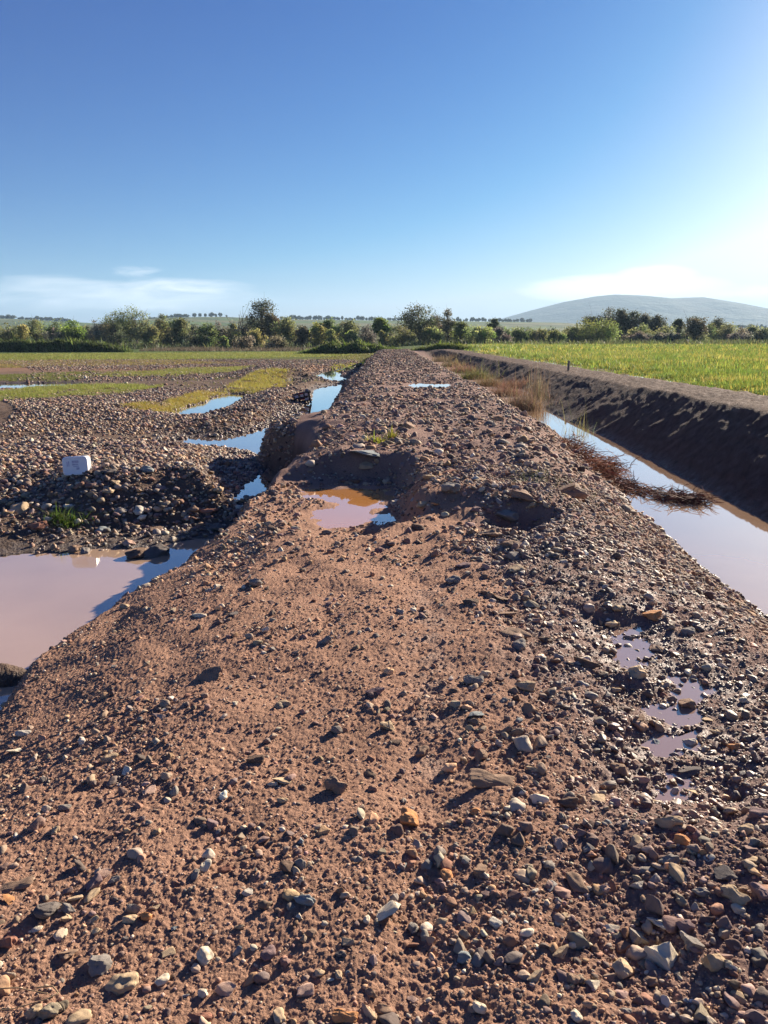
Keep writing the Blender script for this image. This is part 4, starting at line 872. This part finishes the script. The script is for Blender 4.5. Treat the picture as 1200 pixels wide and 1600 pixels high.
OL, DK, LM, GY, YL, MD = (.17, .18, .075), (.075, .09, .05), (.19, .22, .075), (.16, .15, .115), (.24, .22, .075), (.12, .155, .055)
TR = [
 (12, 508, 48, 148, 'olive yellow bush at the left edge of the frame', OL, 'bush', {}), (36, 512, 34, 144, 'low yellow bush, second from the left edge', YL, 'bush', {}),
 (56, 499, 32, 152, 'airy olive tree rising above the yellow bush', OL, 'tree', dict(airy=1)), (88, 508, 36, 156, 'dark round tree right of the airy olive one', MD, 'tree', {}), (117, 503, 38, 150, 'bright green tree with a rounded top before the grey ones', (.13, .18, .035), 'tree', {}),
 (84, 516, 26, 148, 'grey leafless bush in front of the dark round tree', GY, 'bush', dict(dens=.6)), (150, 499, 36, 158, 'greyish thin tree left of the tallest green clump', GY, 'tree', dict(airy=1, dens=.8)),
 (185, 485, 46, 160, 'tall light green tree, left half of the tallest clump', (.13, .16, .055), 'tree', dict(airy=1)), (213, 484, 46, 161, 'tall light green tree, right half of the tallest clump', (.15, .17, .06), 'tree', dict(airy=1)),
 (182, 508, 40, 152, 'dark undergrowth bush beneath the tall left clump', DK, 'bush', {}), (228, 503, 34, 152, 'olive bush beneath the tall clump', OL, 'bush', {}),
 (254, 490, 30, 156, 'upright olive tree standing alone right of the tallest clump', (.13, .14, .055), 'tree', dict(airy=1)), (283, 501, 32, 152, 'rounded olive green tree with brownish foot', (.14, .15, .06), 'tree', {}),
 (306, 512, 32, 158, 'dark blue green bush between two olive trees', DK, 'bush', {}), (325, 507, 32, 156, 'dark spiky bush with ochre patches', MD, 'bush', {}), (343, 505, 24, 160, 'grey upright bush left of the bare tree', GY, 'bush', dict(dens=.7)),
 (366, 508, 30, 150, 'yellow green bush at the foot of the bare tree', YL, 'bush', {}), (376, 497, 34, 158, 'bare grey tree with open branches', GY, 'tree', dict(bare=1)),
 (410, 467, 36, 158, 'tallest dark tree on the left, ragged and upright', (.055, .06, .035), 'tree', dict(crown_lo=.15, dens=1.0)), (424, 490, 24, 156, 'dark brownish shoulder tree beside the tallest one', (.075, .065, .04), 'tree', {}),
 (404, 517, 26, 146, 'bright yellow bush below the tallest dark tree', YL, 'bush', {}), (349, 530, 13, 132, 'small lone lime bush at the field edge', LM, 'bush', {}), (382, 530, 34, 136, 'low brown leafless brush left of the yellow bush', (.15, .12, .09), 'bush', dict(dens=.6)),
 (432, 530, 36, 136, 'low brown brush right of the yellow bush', (.14, .12, .08), 'bush', dict(dens=.6)), (452, 503, 38, 154, 'light olive tree right of the tallest dark tree', (.16, .17, .07), 'tree', {}), (476, 513, 30, 152, 'dark purple brown bush', (.085, .07, .05), 'bush', {}),
 (496, 507, 30, 150, 'yellow olive bush left of the green embankment top', (.18, .18, .05), 'bush', {}), (514, 502, 30, 156, 'dark green tree behind the green bank', MD, 'tree', {}), (541, 505, 34, 158, 'soft olive tree behind the green bank', (.14, .15, .06), 'tree', {}),
 (520, 519, 20, 146, 'lime green low bush above the green bank', LM, 'bush', {}), (549, 520, 20, 146, 'second lime green low bush, to the right', LM, 'bush', {}), (573, 510, 32, 156, 'grey bare thicket left of the small green tree', (.12, .115, .095), 'bush', dict(dens=.7)),
 (596, 501, 21, 150, 'small green tree with a narrow stem in the middle', (.13, .18, .04), 'tree', dict(crown_lo=.5)), (626, 513, 48, 146, 'wide spiky olive bush beside the end of the embankment', (.17, .18, .07), 'bush', dict(airy=1)), (597, 520, 16, 144, 'yellow bush under the small green tree', YL, 'bush', {}),
 (655, 477, 56, 158, 'big broad dark tree near the middle of the horizon', (.05, .058, .03), 'tree', dict(crown_lo=.12)), (678, 493, 30, 160, 'brownish right shoulder of the big dark tree', (.075, .062, .04), 'tree', dict(airy=1)),
 (672, 516, 34, 148, 'olive bush in front of the big dark tree', (.16, .17, .06), 'bush', {}), (699, 483, 20, 156, 'narrow upright dark tree with gaps', (.075, .075, .045), 'tree', dict(airy=1, crown_lo=.12)), (719, 509, 28, 152, 'green bush right of the narrow tree', (.12, .15, .04), 'bush', {}),
 (748, 515, 46, 148, 'wide lime bush at the left end of the crop field', LM, 'bush', {}), (771, 498, 19, 158, 'small dark tree above the grey brush', (.07, .085, .045), 'tree', dict(crown_lo=.35)), (783, 517, 28, 154, 'grey violet brush right of the lime bush', (.12, .11, .095), 'bush', {}),
 (812, 516, 34, 160, 'low green bush, first right of the grey brush', MD, 'bush', {}), (840, 517, 32, 162, 'pale olive bush behind the crop', OL, 'bush', {}), (868, 519, 24, 158, 'light green low bush left of the willow', LM, 'bush', {}), (895, 514, 32, 166, 'hazy green bush beside the willow', MD, 'bush', {}),
 (934, 504, 56, 164, 'broad rounded lime green willow', (.15, .18, .055), 'tree', dict(crown_lo=.02)), (925, 495, 26, 178, 'leftmost dark gum tree behind the willow', (.05, .055, .035), 'tree', dict(crown_lo=.35)),
 (950, 480, 36, 178, 'tallest dark gum tree on the right', (.05, .055, .035), 'tree', {}), (966, 485, 26, 178, 'dark gum tree touching the tallest one', (.05, .055, .035), 'tree', {}), (984, 487, 30, 178, 'third dark gum tree with a dense crown', (.05, .055, .035), 'tree', {}),
 (1003, 492, 26, 180, 'lower dark gum tree in the middle of the row', (.055, .06, .04), 'tree', {}), (1025, 492, 28, 178, 'dark gum tree at the right end of the row', (.05, .055, .035), 'tree', {}),
 (1003, 511, 34, 168, 'olive drooping bush before the gum trees', OL, 'bush', {}), (1038, 512, 42, 168, 'olive bush at the right end before the gum trees', OL, 'bush', {}), (998, 523, 28, 162, 'grey low bush on the field edge', GY, 'bush', {}),
 (1026, 523, 24, 162, 'second grey low bush on the field edge', GY, 'bush', {}), (1050, 523, 22, 162, 'third grey low bush on the field edge', GY, 'bush', {}), (1058, 502, 13, 182, 'small pointed dark tree between gum row and umbrella tree', DK, 'tree', {}),
 (1083, 497, 40, 165, 'umbrella shaped tree with a bare stem', (.055, .055, .035), 'tree', dict(crown_lo=.32)), (1120, 499, 26, 200, 'rounded dark tree behind the green bushes on the right', (.065, .07, .045), 'tree', {}),
 (1110, 511, 34, 190, 'hazy green bush right of the umbrella tree', MD, 'bush', {}), (1142, 511, 36, 190, 'second hazy green bush to the right', OL, 'bush', {}), (1172, 514, 32, 190, 'third hazy green bush to the right', OL, 'bush', {}), (1200, 514, 34, 190, 'hazy bush cut by the right edge', OL, 'bush', {}),
 (-25, 506, 50, 152, 'green bush outside the left edge', OL, 'bush', {}), (1235, 512, 40, 190, 'green bush outside the right edge', OL, 'bush', {}), (137, 512, 30, 162, 'dark bush filling the gap before the tall clump', DK, 'bush', {}), (270, 516, 26, 158, 'dark bush behind the rounded olive tree', DK, 'bush', {}),
]
for u, vt, wp, d, lab, c, kd, kw in TR:
    if kd == 'bush': kw = dict(crown_lo=.03, **kw)
    tree(u, vt, wp, d, lab, c, kd, **kw)
FILL = [(-70, 515), (-10, 517), (22, 516), (70, 514), (100, 517), (132, 514), (160, 512), (172, 516), (200, 514), (240, 513), (262, 514), (295, 514), (315, 517), (338, 515), (355, 516), (390, 510), (415, 512), (440, 514),
        (465, 511), (487, 516), (505, 513), (530, 511), (560, 513), (585, 516), (608, 514), (640, 513), (665, 514), (690, 513), (710, 516), (732, 518), (762, 520), (795, 519), (825, 519), (852, 519), (880, 520), (910, 519), (962, 516), (975, 518), (1012, 518), (1070, 519), (1095, 518), (1128, 517), (1157, 516), (1188, 517)]
for i, (u, vt) in enumerate(FILL):
    c_ = (OL, MD, GY, DK, (.15, .16, .08))[i % 5]
    tree(u, vt, 34, 172+(i*37 % 23), 'plain bush filling the tree belt between the distinct trees, not set apart', c_, 'bush', crown_lo=.02, group='plain bushes filling the tree belt', dens=.8)
print('trees', round(time.time()-T0, 1))

# hedge-like green bank at the far left and the green bank at the embankment's end
def mound(name, p0, p1, wid, h, mat_col, label, cat, ztop=None, blade=(.2, .1), bladecol=(.1, .14, .03), nb=9000, n=90):
    """an elongated earth bank, rough on top, with growth on it as its part"""
    p0, p1 = np.array(p0), np.array(p1); L = np.linalg.norm(p1-p0); e = (p1-p0)/L; nn = np.array([-e[1], e[0]])
    s = np.linspace(0, L, n); t = np.linspace(-1, 1, 15); S, Tt = np.meshgrid(s, t, indexing='ij')
    X = p0[0]+e[0]*S+nn[0]*Tt*wid; Y = p0[1]+e[1]*S+nn[1]*Tt*wid
    endf = np.minimum(1, np.minimum(S, L-S)/6)**.8
    prof = np.clip(1-np.abs(Tt)**2.6, 0, 1)*h*endf*(1+.45*fbm(X, Y, .45, 3, 401))
    Zb = land(X.ravel(), Y.ravel(), False).reshape(X.shape)-.12; Zz = Zb+prof+.06*fbm(X, Y, 2, 2, 402)
    V = np.stack([X, Y, Zz], -1).reshape(-1, 3); i = np.arange(n-1)[:, None]*15+np.arange(14)[None]
    Fq = np.stack([i, i+15, i+16, i+1], -1).reshape(-1, 4); c = np.tile([*mat_col, 0], (len(V), 1))
    o = raw_mesh(name, V, [Fq], M_FIELD, c); tag(o, label, cat)
    si = rng.uniform(0, L, nb); ti = rng.uniform(-.95, .95, nb); bx = p0[0]+e[0]*si+nn[0]*ti*wid; by = p0[1]+e[1]*si+nn[1]*ti*wid
    ef = np.minimum(1, np.minimum(si, L-si)/6)**.8
    bz = land(bx, by, False)-.15+np.clip(1-np.abs(ti)**2.6, 0, 1)*h*ef*(1+.45*fbm(bx, by, .45, 3, 401))
    cl = jitter(np.where((fbm(bx, by, .5, 2, 405) > .05)[:, None], np.array(bladecol), np.array(bladecol)*.6), nb, .25)
    Vb, Fb, Cb = blades(bx, by, bz, blade[0]*np.exp(rng.normal(0, .5, nb)), np.full(nb, blade[1]), np.abs(rng.normal(.6, .3, nb)), cl, 2)
    g_ = raw_mesh('foliage', Vb, [Fb], M_GRASS, Cb, smooth=False, parent=o)
    return o
pa, pb = P(-60, 547, -.9), P(268, 545, -.9)
mound('hedge', (pa[0]*1.0, 118), (pb[0]*.97, 118), 1.6, 1.35, (.05, .06, .025), 'long low dark green hedge in front of the left trees', 'hedge', blade=(.4, .18), bladecol=(.13, .17, .045), nb=15000)
pa, pb = P(488, 547, -.9), P(617, 547, -.9)
mound('grassy_bank', (pa[0]*.97, 106), (pb[0]*.98+.4, 104), 2.6, 1.45, (.05, .05, .03), 'grass-topped earth bank crossing behind the embankment end', 'bank', blade=(.22, .12), bladecol=(.15, .20, .045), nb=9000)
pa, pb = (3.8, 103), (12, 98)
mound('grassy_bank', pa, pb, 1.5, .9, (.07, .08, .03), 'low grassy rise at the corner of the crop field', 'bank', blade=(.25, .1), bladecol=(.15, .19, .035), nb=4000)
# brush litter in front of the left trees
x = rng.uniform(-40, -8, 2600); y = rng.uniform(122, 142, 2600)
tufts(x, y, 4, .45, .08, .35, .5, (.15, .12, .08), 'undergrowth', M_DRY, 'brownish undergrowth at the foot of the left trees', 'undergrowth', 'stuff', s=.35)
x = rng.uniform(-80, 110, 9000); y = rng.uniform(140, 205, 9000)
tufts(x, y, 4, .8, .2, .5, .4, (.10, .115, .045), 'undergrowth', M_GRASS, 'green undergrowth between the distant trees', 'undergrowth', 'stuff', s=.35)

# ------------------------------------------------------------ hills, ridge trees, mountain
def ridge(name, prof, ynear, ytop, yfar, mat, cols, n=240, m=26, rough=1.0, seed=500):
    us = np.linspace(prof[0][0], prof[-1][0], n); vt = np.interp(us, [p[0] for p in prof], [p[1] for p in prof])
    zt = CAM_H-ytop*np.tan(np.arctan((vt-800)/F_PX)+PITCH); dep = ytop*math.cos(PITCH)
    xt = (us-600)/F_PX*(ytop*math.cos(PITCH)+(CAM_H-zt)*math.sin(PITCH))
    ys = np.concatenate([np.linspace(ynear, ytop, m), np.linspace(ytop, yfar, 8)[1:]])
    X = np.outer(np.ones(len(ys)), xt); Yv = np.outer(ys, np.ones(n))
    k = np.where(Yv < ytop, sstep(ynear, ytop*1.04, Yv)/sstep(ynear, ytop*1.04, np.array(ytop*1.0)), 1-sstep(ytop, yfar, Yv))
    Zv = -2.0+k*(zt[None]+2.0)+rough*k*fbm(X, Yv, 6/ytop, 4, seed)*np.clip(1-k, 0, 1)*6
    V = np.stack([X, Yv, Zv], -1).reshape(-1, 3); r_ = len(ys); i = np.arange(r_-1)[:, None]*n+np.arange(n-1)[None]
    Fq = np.stack([i, i+1, i+n+1, i+n], -1).reshape(-1, 4)
    nz = fbm(X*.5, Yv, 5/ytop*3, 2, seed+3).ravel(); cc = np.where((nz > .08)[:, None], cols[0], np.where((nz > -.15)[:, None], cols[1], cols[2]))
    o = raw_mesh(name, V, [Fq], mat, np.column_stack([cc, np.zeros(len(cc))])); o['kind'] = 'structure'; return xt, zt
M_HILL = soil_mat('hill_cover', [(.02, .6, 6), (.1, .6, 2)], var=.3, scale=.002)
M_MTN = soil_mat('mountain_cover', [(.006, .9, 40), (.03, .8, 12)], var=.5, scale=.0007)
xt, zt = ridge('hills', [(-500, 492), (-100, 496), (0, 497), (100, 502), (160, 506), (225, 505), (285, 496), (350, 495), (440, 499), (620, 501), (800, 503), (860, 504), (905, 509), (1200, 513), (1600, 512)], 520, 1300, 2100, M_HILL, (np.array([.10, .15, .05]), np.array([.08, .11, .05]), np.array([.15, .16, .08])))
ridge('mountain', [(380, 522), (600, 516), (700, 510), (740, 505), (780, 499), (830, 485), (880, 472), (930, 463), (962, 460), (1010, 462), (1050, 466), (1098, 464), (1140, 471), (1200, 484), (1260, 494), (1400, 506), (1800, 516)], 3000, 4300, 5600, M_MTN,
      (np.array([.05, .07, .05]), np.array([.04, .06, .045]), np.array([.07, .08, .06])), n=260, rough=9, seed=540)
# trees on the skyline: one small mesh each, copied along the ridge
def far_mesh(seed, narrow):
    g = np.random.default_rng(seed); n = 150; d = g.normal(size=(n, 3)); d /= np.linalg.norm(d, axis=1)[:, None]; p = d*(g.uniform(.2, 1, n)**.4)[:, None]
    p[:, 0] *= .5 if narrow else .9; p[:, 1] *= .5; p[:, 2] = .62+p[:, 2]*.42
    a = g.normal(size=(n, 3))*.13; b = np.cross(a, g.normal(size=(n, 3))); b = b/np.linalg.norm(b, axis=1)[:, None]*.12
    V = np.stack([p-a, p+b, p+a, p-b], 1).reshape(-1, 3); Fq = np.arange(n*4).reshape(-1, 4)
    tv, tf = tubes([[(0, 0, -.1), (0, 0, .3), (.02, 0, .6)]], [[.05, .04, .02]], 4)
    C = np.tile([.06, .07, .045, 0], (len(V)+len(tv), 1)); o = raw_mesh('skyline_tree', np.concatenate([V, tv]), [Fq, tf+len(V)], M_LEAF, C, smooth=False); return o
FM = [far_mesh(i, i % 2) for i in range(6)]; used_m = set(); g = np.random.default_rng(5)
SPANS = [(0, 22, 4, 6, 'low dark trees on the left ridge'), (26, 112, 6, 14, 'scattered trees along the left ridge'), (232, 296, 5, 15, 'clump of trees on the hill crest behind the tall clump'), (300, 360, 8, 7, 'thin line of trees on the hill crest before the bare tree'),
         (438, 628, 4, 46, 'long row of trees on the ridge between the two big dark trees'), (712, 832, 4.2, 24, 'evenly spaced trees on the ridge left of the mountain'), (1128, 1200, 4, 18, 'hazy trees low on the right under the mountain')]
for u0, u1, st, cnt, lab in SPANS:
    for k in range(cnt):
        u = u0+(u1-u0)*(k+g.uniform(.2, .8))/cnt; j = int(g.integers(0, 6)); yy = 1280
        x, _, _ = Pd(u, 500, yy); z = float(np.interp(x, xt, zt))-1.2
        if j in used_m: o = bpy.data.objects.new('skyline_tree', FM[j].data); COL.objects.link(o)
        else: o = FM[j]; used_m.add(j)
        s = g.uniform(3.6, 7.6); wq = s*g.uniform(.6, 1.1)*(1.5 if u < 120 or 225 < u < 300 else 1); o.location = (x, yy, z); o.scale = (wq, wq, s); o.rotation_euler = (0, 0, g.uniform(0, 6))
        tag(o, 'one of the '+lab, 'tree', lab)

# ------------------------------------------------------------ white plastic container
def rbox(w_, d_, h_, r, taper=0.0, segs=6):
    """box with rounded vertical-face outline (rounded in the XZ plane), bevelled rims"""
    pts = []
    for cx, cz, a0 in ((w_/2-r, h_/2-r, 0), (-w_/2+r, h_/2-r, 90), (-w_/2+r, -h_/2+r, 180), (w_/2-r, -h_/2+r, 270)):
        for k in range(segs+1):
            a = R(a0+90*k/segs); pts.append((cx+r*math.cos(a), cz+r*math.sin(a)))
    pts = np.array(pts); n = len(pts); V = []; levels = [(-d_/2, .80, 0), (-d_/2, .90, 0), (-d_/2+.006, .965, 0), (-d_/2+.02, 1.0, 0), (d_/2-.03, 1.0-taper, 0), (d_/2-.028, 1.035-taper, 0), (d_/2-.006, 1.035-taper, 0), (d_/2, 1.0-taper, 0)]
    levels = [(-d_/2+.004, .60, 0), (-d_/2+.004, .82, 0)]+levels[1:]
    for yv, s, _ in levels: V.append(np.column_stack([pts[:, 0]*s, np.full(n, yv), pts[:, 1]*s]))
    V = np.concatenate(V); L = len(levels); F = []
    for a in range(L-1):
        for k in range(n): F.append((a*n+k, a*n+(k+1) % n, (a+1)*n+(k+1) % n, (a+1)*n+k))
    caps = [list(range(n)), list(range((L-1)*n, L*n))[::-1]]
    return V, F+caps
M_WHITE = plain_mat('white_plastic', (.86, .86, .87), .4, .5, 9, .07, .05)
M_LAB = plain_mat('faded_print', (.55, .52, .62), .5, .4, 45, .35, .0)
x, y, z, dep = drop(121, 741)
ct = empty('plastic_container', (x, y, z-.012), R(8)); tag(ct, 'white plastic container with a faded print, standing on its side on the gravel', 'container')
W_, H_, D_ = 38*dep/F_PX, 29*dep/F_PX, .17
V, F = rbox(W_, D_, H_, .055); me = bpy.data.meshes.new('body'); me.from_pydata((V+np.array([0, 0, H_/2])).tolist(), [], F); me.materials.append(M_WHITE); me.update()
for p in me.polygons: p.use_smooth = len(p.vertices) == 4
bd = bpy.data.objects.new('body', me); COL.objects.link(bd); bd.parent = ct; ct.rotation_euler = (R(-8), R(-2.5), R(8))
lv, lf = [], []
for (a, b, c, d) in ((-.10, -.02, .11, .15), (-.145, -.13, .17, .26), (-.115, -.10, .17, .27), (-.05, .07, .225, .275), (-.05, .06, .185, .215), (-.03, .07, .155, .175), (.02, .075, .10, .145)):
    k = len(lv); y_ = -D_/2+.0015; s_ = W_/.46; lv += [(a*s_, y_, c*s_), (b*s_, y_, c*s_+.004), (b*s_, y_, d*s_), (a*s_, y_, d*s_)]; lf.append((k, k+1, k+2, k+3))
me = bpy.data.meshes.new('printed_label'); me.from_pydata(lv[4:], [], [tuple(i-4 for i in f) for f in lf[1:]]); me.materials.append(M_LAB); me.update()
lb = bpy.data.objects.new('printed_label', me); COL.objects.link(lb); lb.parent = ct

# ------------------------------------------------------------ broken dark crates in the water
M_DKPL = plain_mat('dark_plastic', (.035, .025, .03), .45, .5, 25, .3, .2); M_WPL = plain_mat('pale_piece', (.62, .55, .60), .7, .3, 18, .3, .2); M_RED = plain_mat('dull_red_cloth', (.22, .03, .05), .8, .2, 18, .3, .2)
def box_arr(bs):
    V = []; F = []
    for (cx, cy, cz, sx, sy, sz, rz, rx) in bs:
        m = Matrix.Translation((cx, cy, cz)) @ Matrix.Rotation(rz, 4, 'Z') @ Matrix.Rotation(rx, 4, 'X'); k = len(V)
        for dx in (-.5, .5):
            for dy in (-.5, .5):
                for dz in (-.5, .5): V.append(tuple(m @ Vector((dx*sx, dy*sy, dz*sz))))
        F += [tuple(k+i for i in f) for f in ((0, 1, 3, 2), (4, 6, 7, 5), (0, 4, 5, 1), (2, 3, 7, 6), (0, 2, 6, 4), (1, 5, 7, 3))]
    return V, F
def py_mesh(name, V, F, mat, parent=None, bev=0):
    me = bpy.data.meshes.new(name); me.from_pydata(V, [], F); me.materials.append(mat); me.update(); o = bpy.data.objects.new(name, me); COL.objects.link(o)
    if parent: o.parent = parent
    if bev:
        b = o.modifiers.new('bevel', 'BEVEL'); b.width = bev; b.segments = 2
    return o
def crate(u, v, s, label, rz, white=True):
    x, y = P(u, v, WZ); e = empty('broken_crate', (x, y, WZ-.04), rz); e.scale = (s, s, s); tag(e, label, 'crate', 'dark debris in the flood water'); e.rotation_euler = (R(6), R(-12), rz)
    V, F = box_arr([(-.30, 0, .22, .05, .30, .40, 0, 0), (.30, .02, .26, .06, .32, .52, 0, 0), (0, 0, .45, .60, .06, .05, 0, 0), (0, 0, .30, .60, .05, .05, 0, .1), (0, .02, .13, .60, .06, .07, 0, 0), (-.05, .14, .45, .55, .05, .05, 0, 0), (0, .14, .10, .60, .05, .06, 0, 0),
                    (-.1, 0, .3, .05, .05, .34, 0, 0), (.12, 0, .3, .05, .05, .34, 0, 0), (.27, 0, .50, .14, .30, .06, .2, .2), (.05, .16, .28, .4, .04, .2, 0, 0)])
    py_mesh('frame', V, F, M_DKPL, e, .012)
    if white:
        V, F = box_arr([(-.20, -.02, .37, .16, .02, .10, .1, .1), (.2, -.02, .38, .13, .02, .10, -.1, 0), (.02, -.02, .37, .12, .02, .08, 0, 0), (.18, -.02, .20, .16, .02, .09, 0, .1)]); py_mesh('pale_pieces', V, F, M_WPL, e, .004)  # thin pale pieces set across the openings of the frame
        V, F = box_arr([(.0, -.04, .46, .22, .03, .05, .1, 0), (-.02, -.045, .24, .26, .02, .05, 0, 0)]); py_mesh('cloth_strip', V, F, M_RED, e, .008)
    return e
crate(474, 631, 1.0, 'dark broken crate with pale and red pieces standing in the channel water', R(12))
crate(561, 578, .95, 'dark broken crate on the far water at the foot of the embankment', R(-20), False)
# small post at the field edge
x, y, z, dep = drop(888, 579)
V, F = tubes([[(0, 0, -.1), (0, 0, .2), (.01, 0, .42), (.012, 0, .45)]], [[.055, .055, .05, .03]], 8)
po = raw_mesh('fence_post', V, [F], M_WOOD, None); me = po.data; po.location = (x, y, z); tag(po, 'short weathered wooden post on the bank beside the crop field', 'post')
capv, capf = tubes([[(0, 0, .445), (0, 0, .452)]], [[.032, .001]], 8)
# dry twigs lower left
def twig(label, pts, r):
    P3 = []
    for u, v, hgt in pts:
        x, y, z, _ = drop(u, v); P3.append((x, y, z+hgt))
    P3 = np.array(P3); t = np.linspace(0, len(P3)-1, 24); Q = np.stack([np.interp(t, np.arange(len(P3)), P3[:, i]) for i in range(3)], 1)
    V, F = tubes([Q], [np.linspace(r, r*.5, 24)], 6); C = np.tile([.34, .25, .15, 0], (len(V), 1)); tag(raw_mesh('dry_twig', V, [F], M_DRY, C), label, 'twig', 'dry stems in the lower left corner')
twig('straight dry stem reaching in from the left edge above the olive cobble', [(-30, 1561, .025), (30, 1563, .03), (78, 1565, .02)], .0022)
twig('curved dry stem looping over the olive cobble', [(60, 1560, .03), (85, 1567, .045), (95, 1580, .05), (75, 1592, .05), (20, 1594, .03), (-20, 1592, .02)], .002)

# ------------------------------------------------------------ haze
me = bpy.data.meshes.new('haze'); x0, x1, y0, y1, z0_, z1_ = -8000, 8000, -600, 7000, -6.0, 300.0
V = [(x, y, z) for x in (x0, x1) for y in (y0, y1) for z in (z0_, z1_)]
me.from_pydata(V, [], [(0, 1, 3, 2), (4, 6, 7, 5), (0, 4, 5, 1), (2, 3, 7, 6), (0, 2, 6, 4), (1, 5, 7, 3)]); me.update()
hm_, hnt, hb = new_mat('haze'); hnt.nodes.remove(hb); pv = N(hnt, 'ShaderNodeVolumePrincipled'); pv.inputs['Color'].default_value = (.50, .74, 1.0, 1)
pv.inputs['Density'].default_value = 0.00015; pv.inputs['Anisotropy'].default_value = .1
hnt.links.new(pv.outputs[0], hnt.nodes['Material Output'].inputs['Volume']); me.materials.append(hm_)
o = bpy.data.objects.new('haze', me); COL.objects.link(o); tag(o, 'pale haze over the distant hills', 'haze', None, 'stuff')
for ob in sc.objects:
    if ob.type == 'MESH' and not ob.parent and not ob.get('kind') and not ob.get('label'): print('UNTAGGED', ob.name)
print('script', round(time.time()-T0, 1))
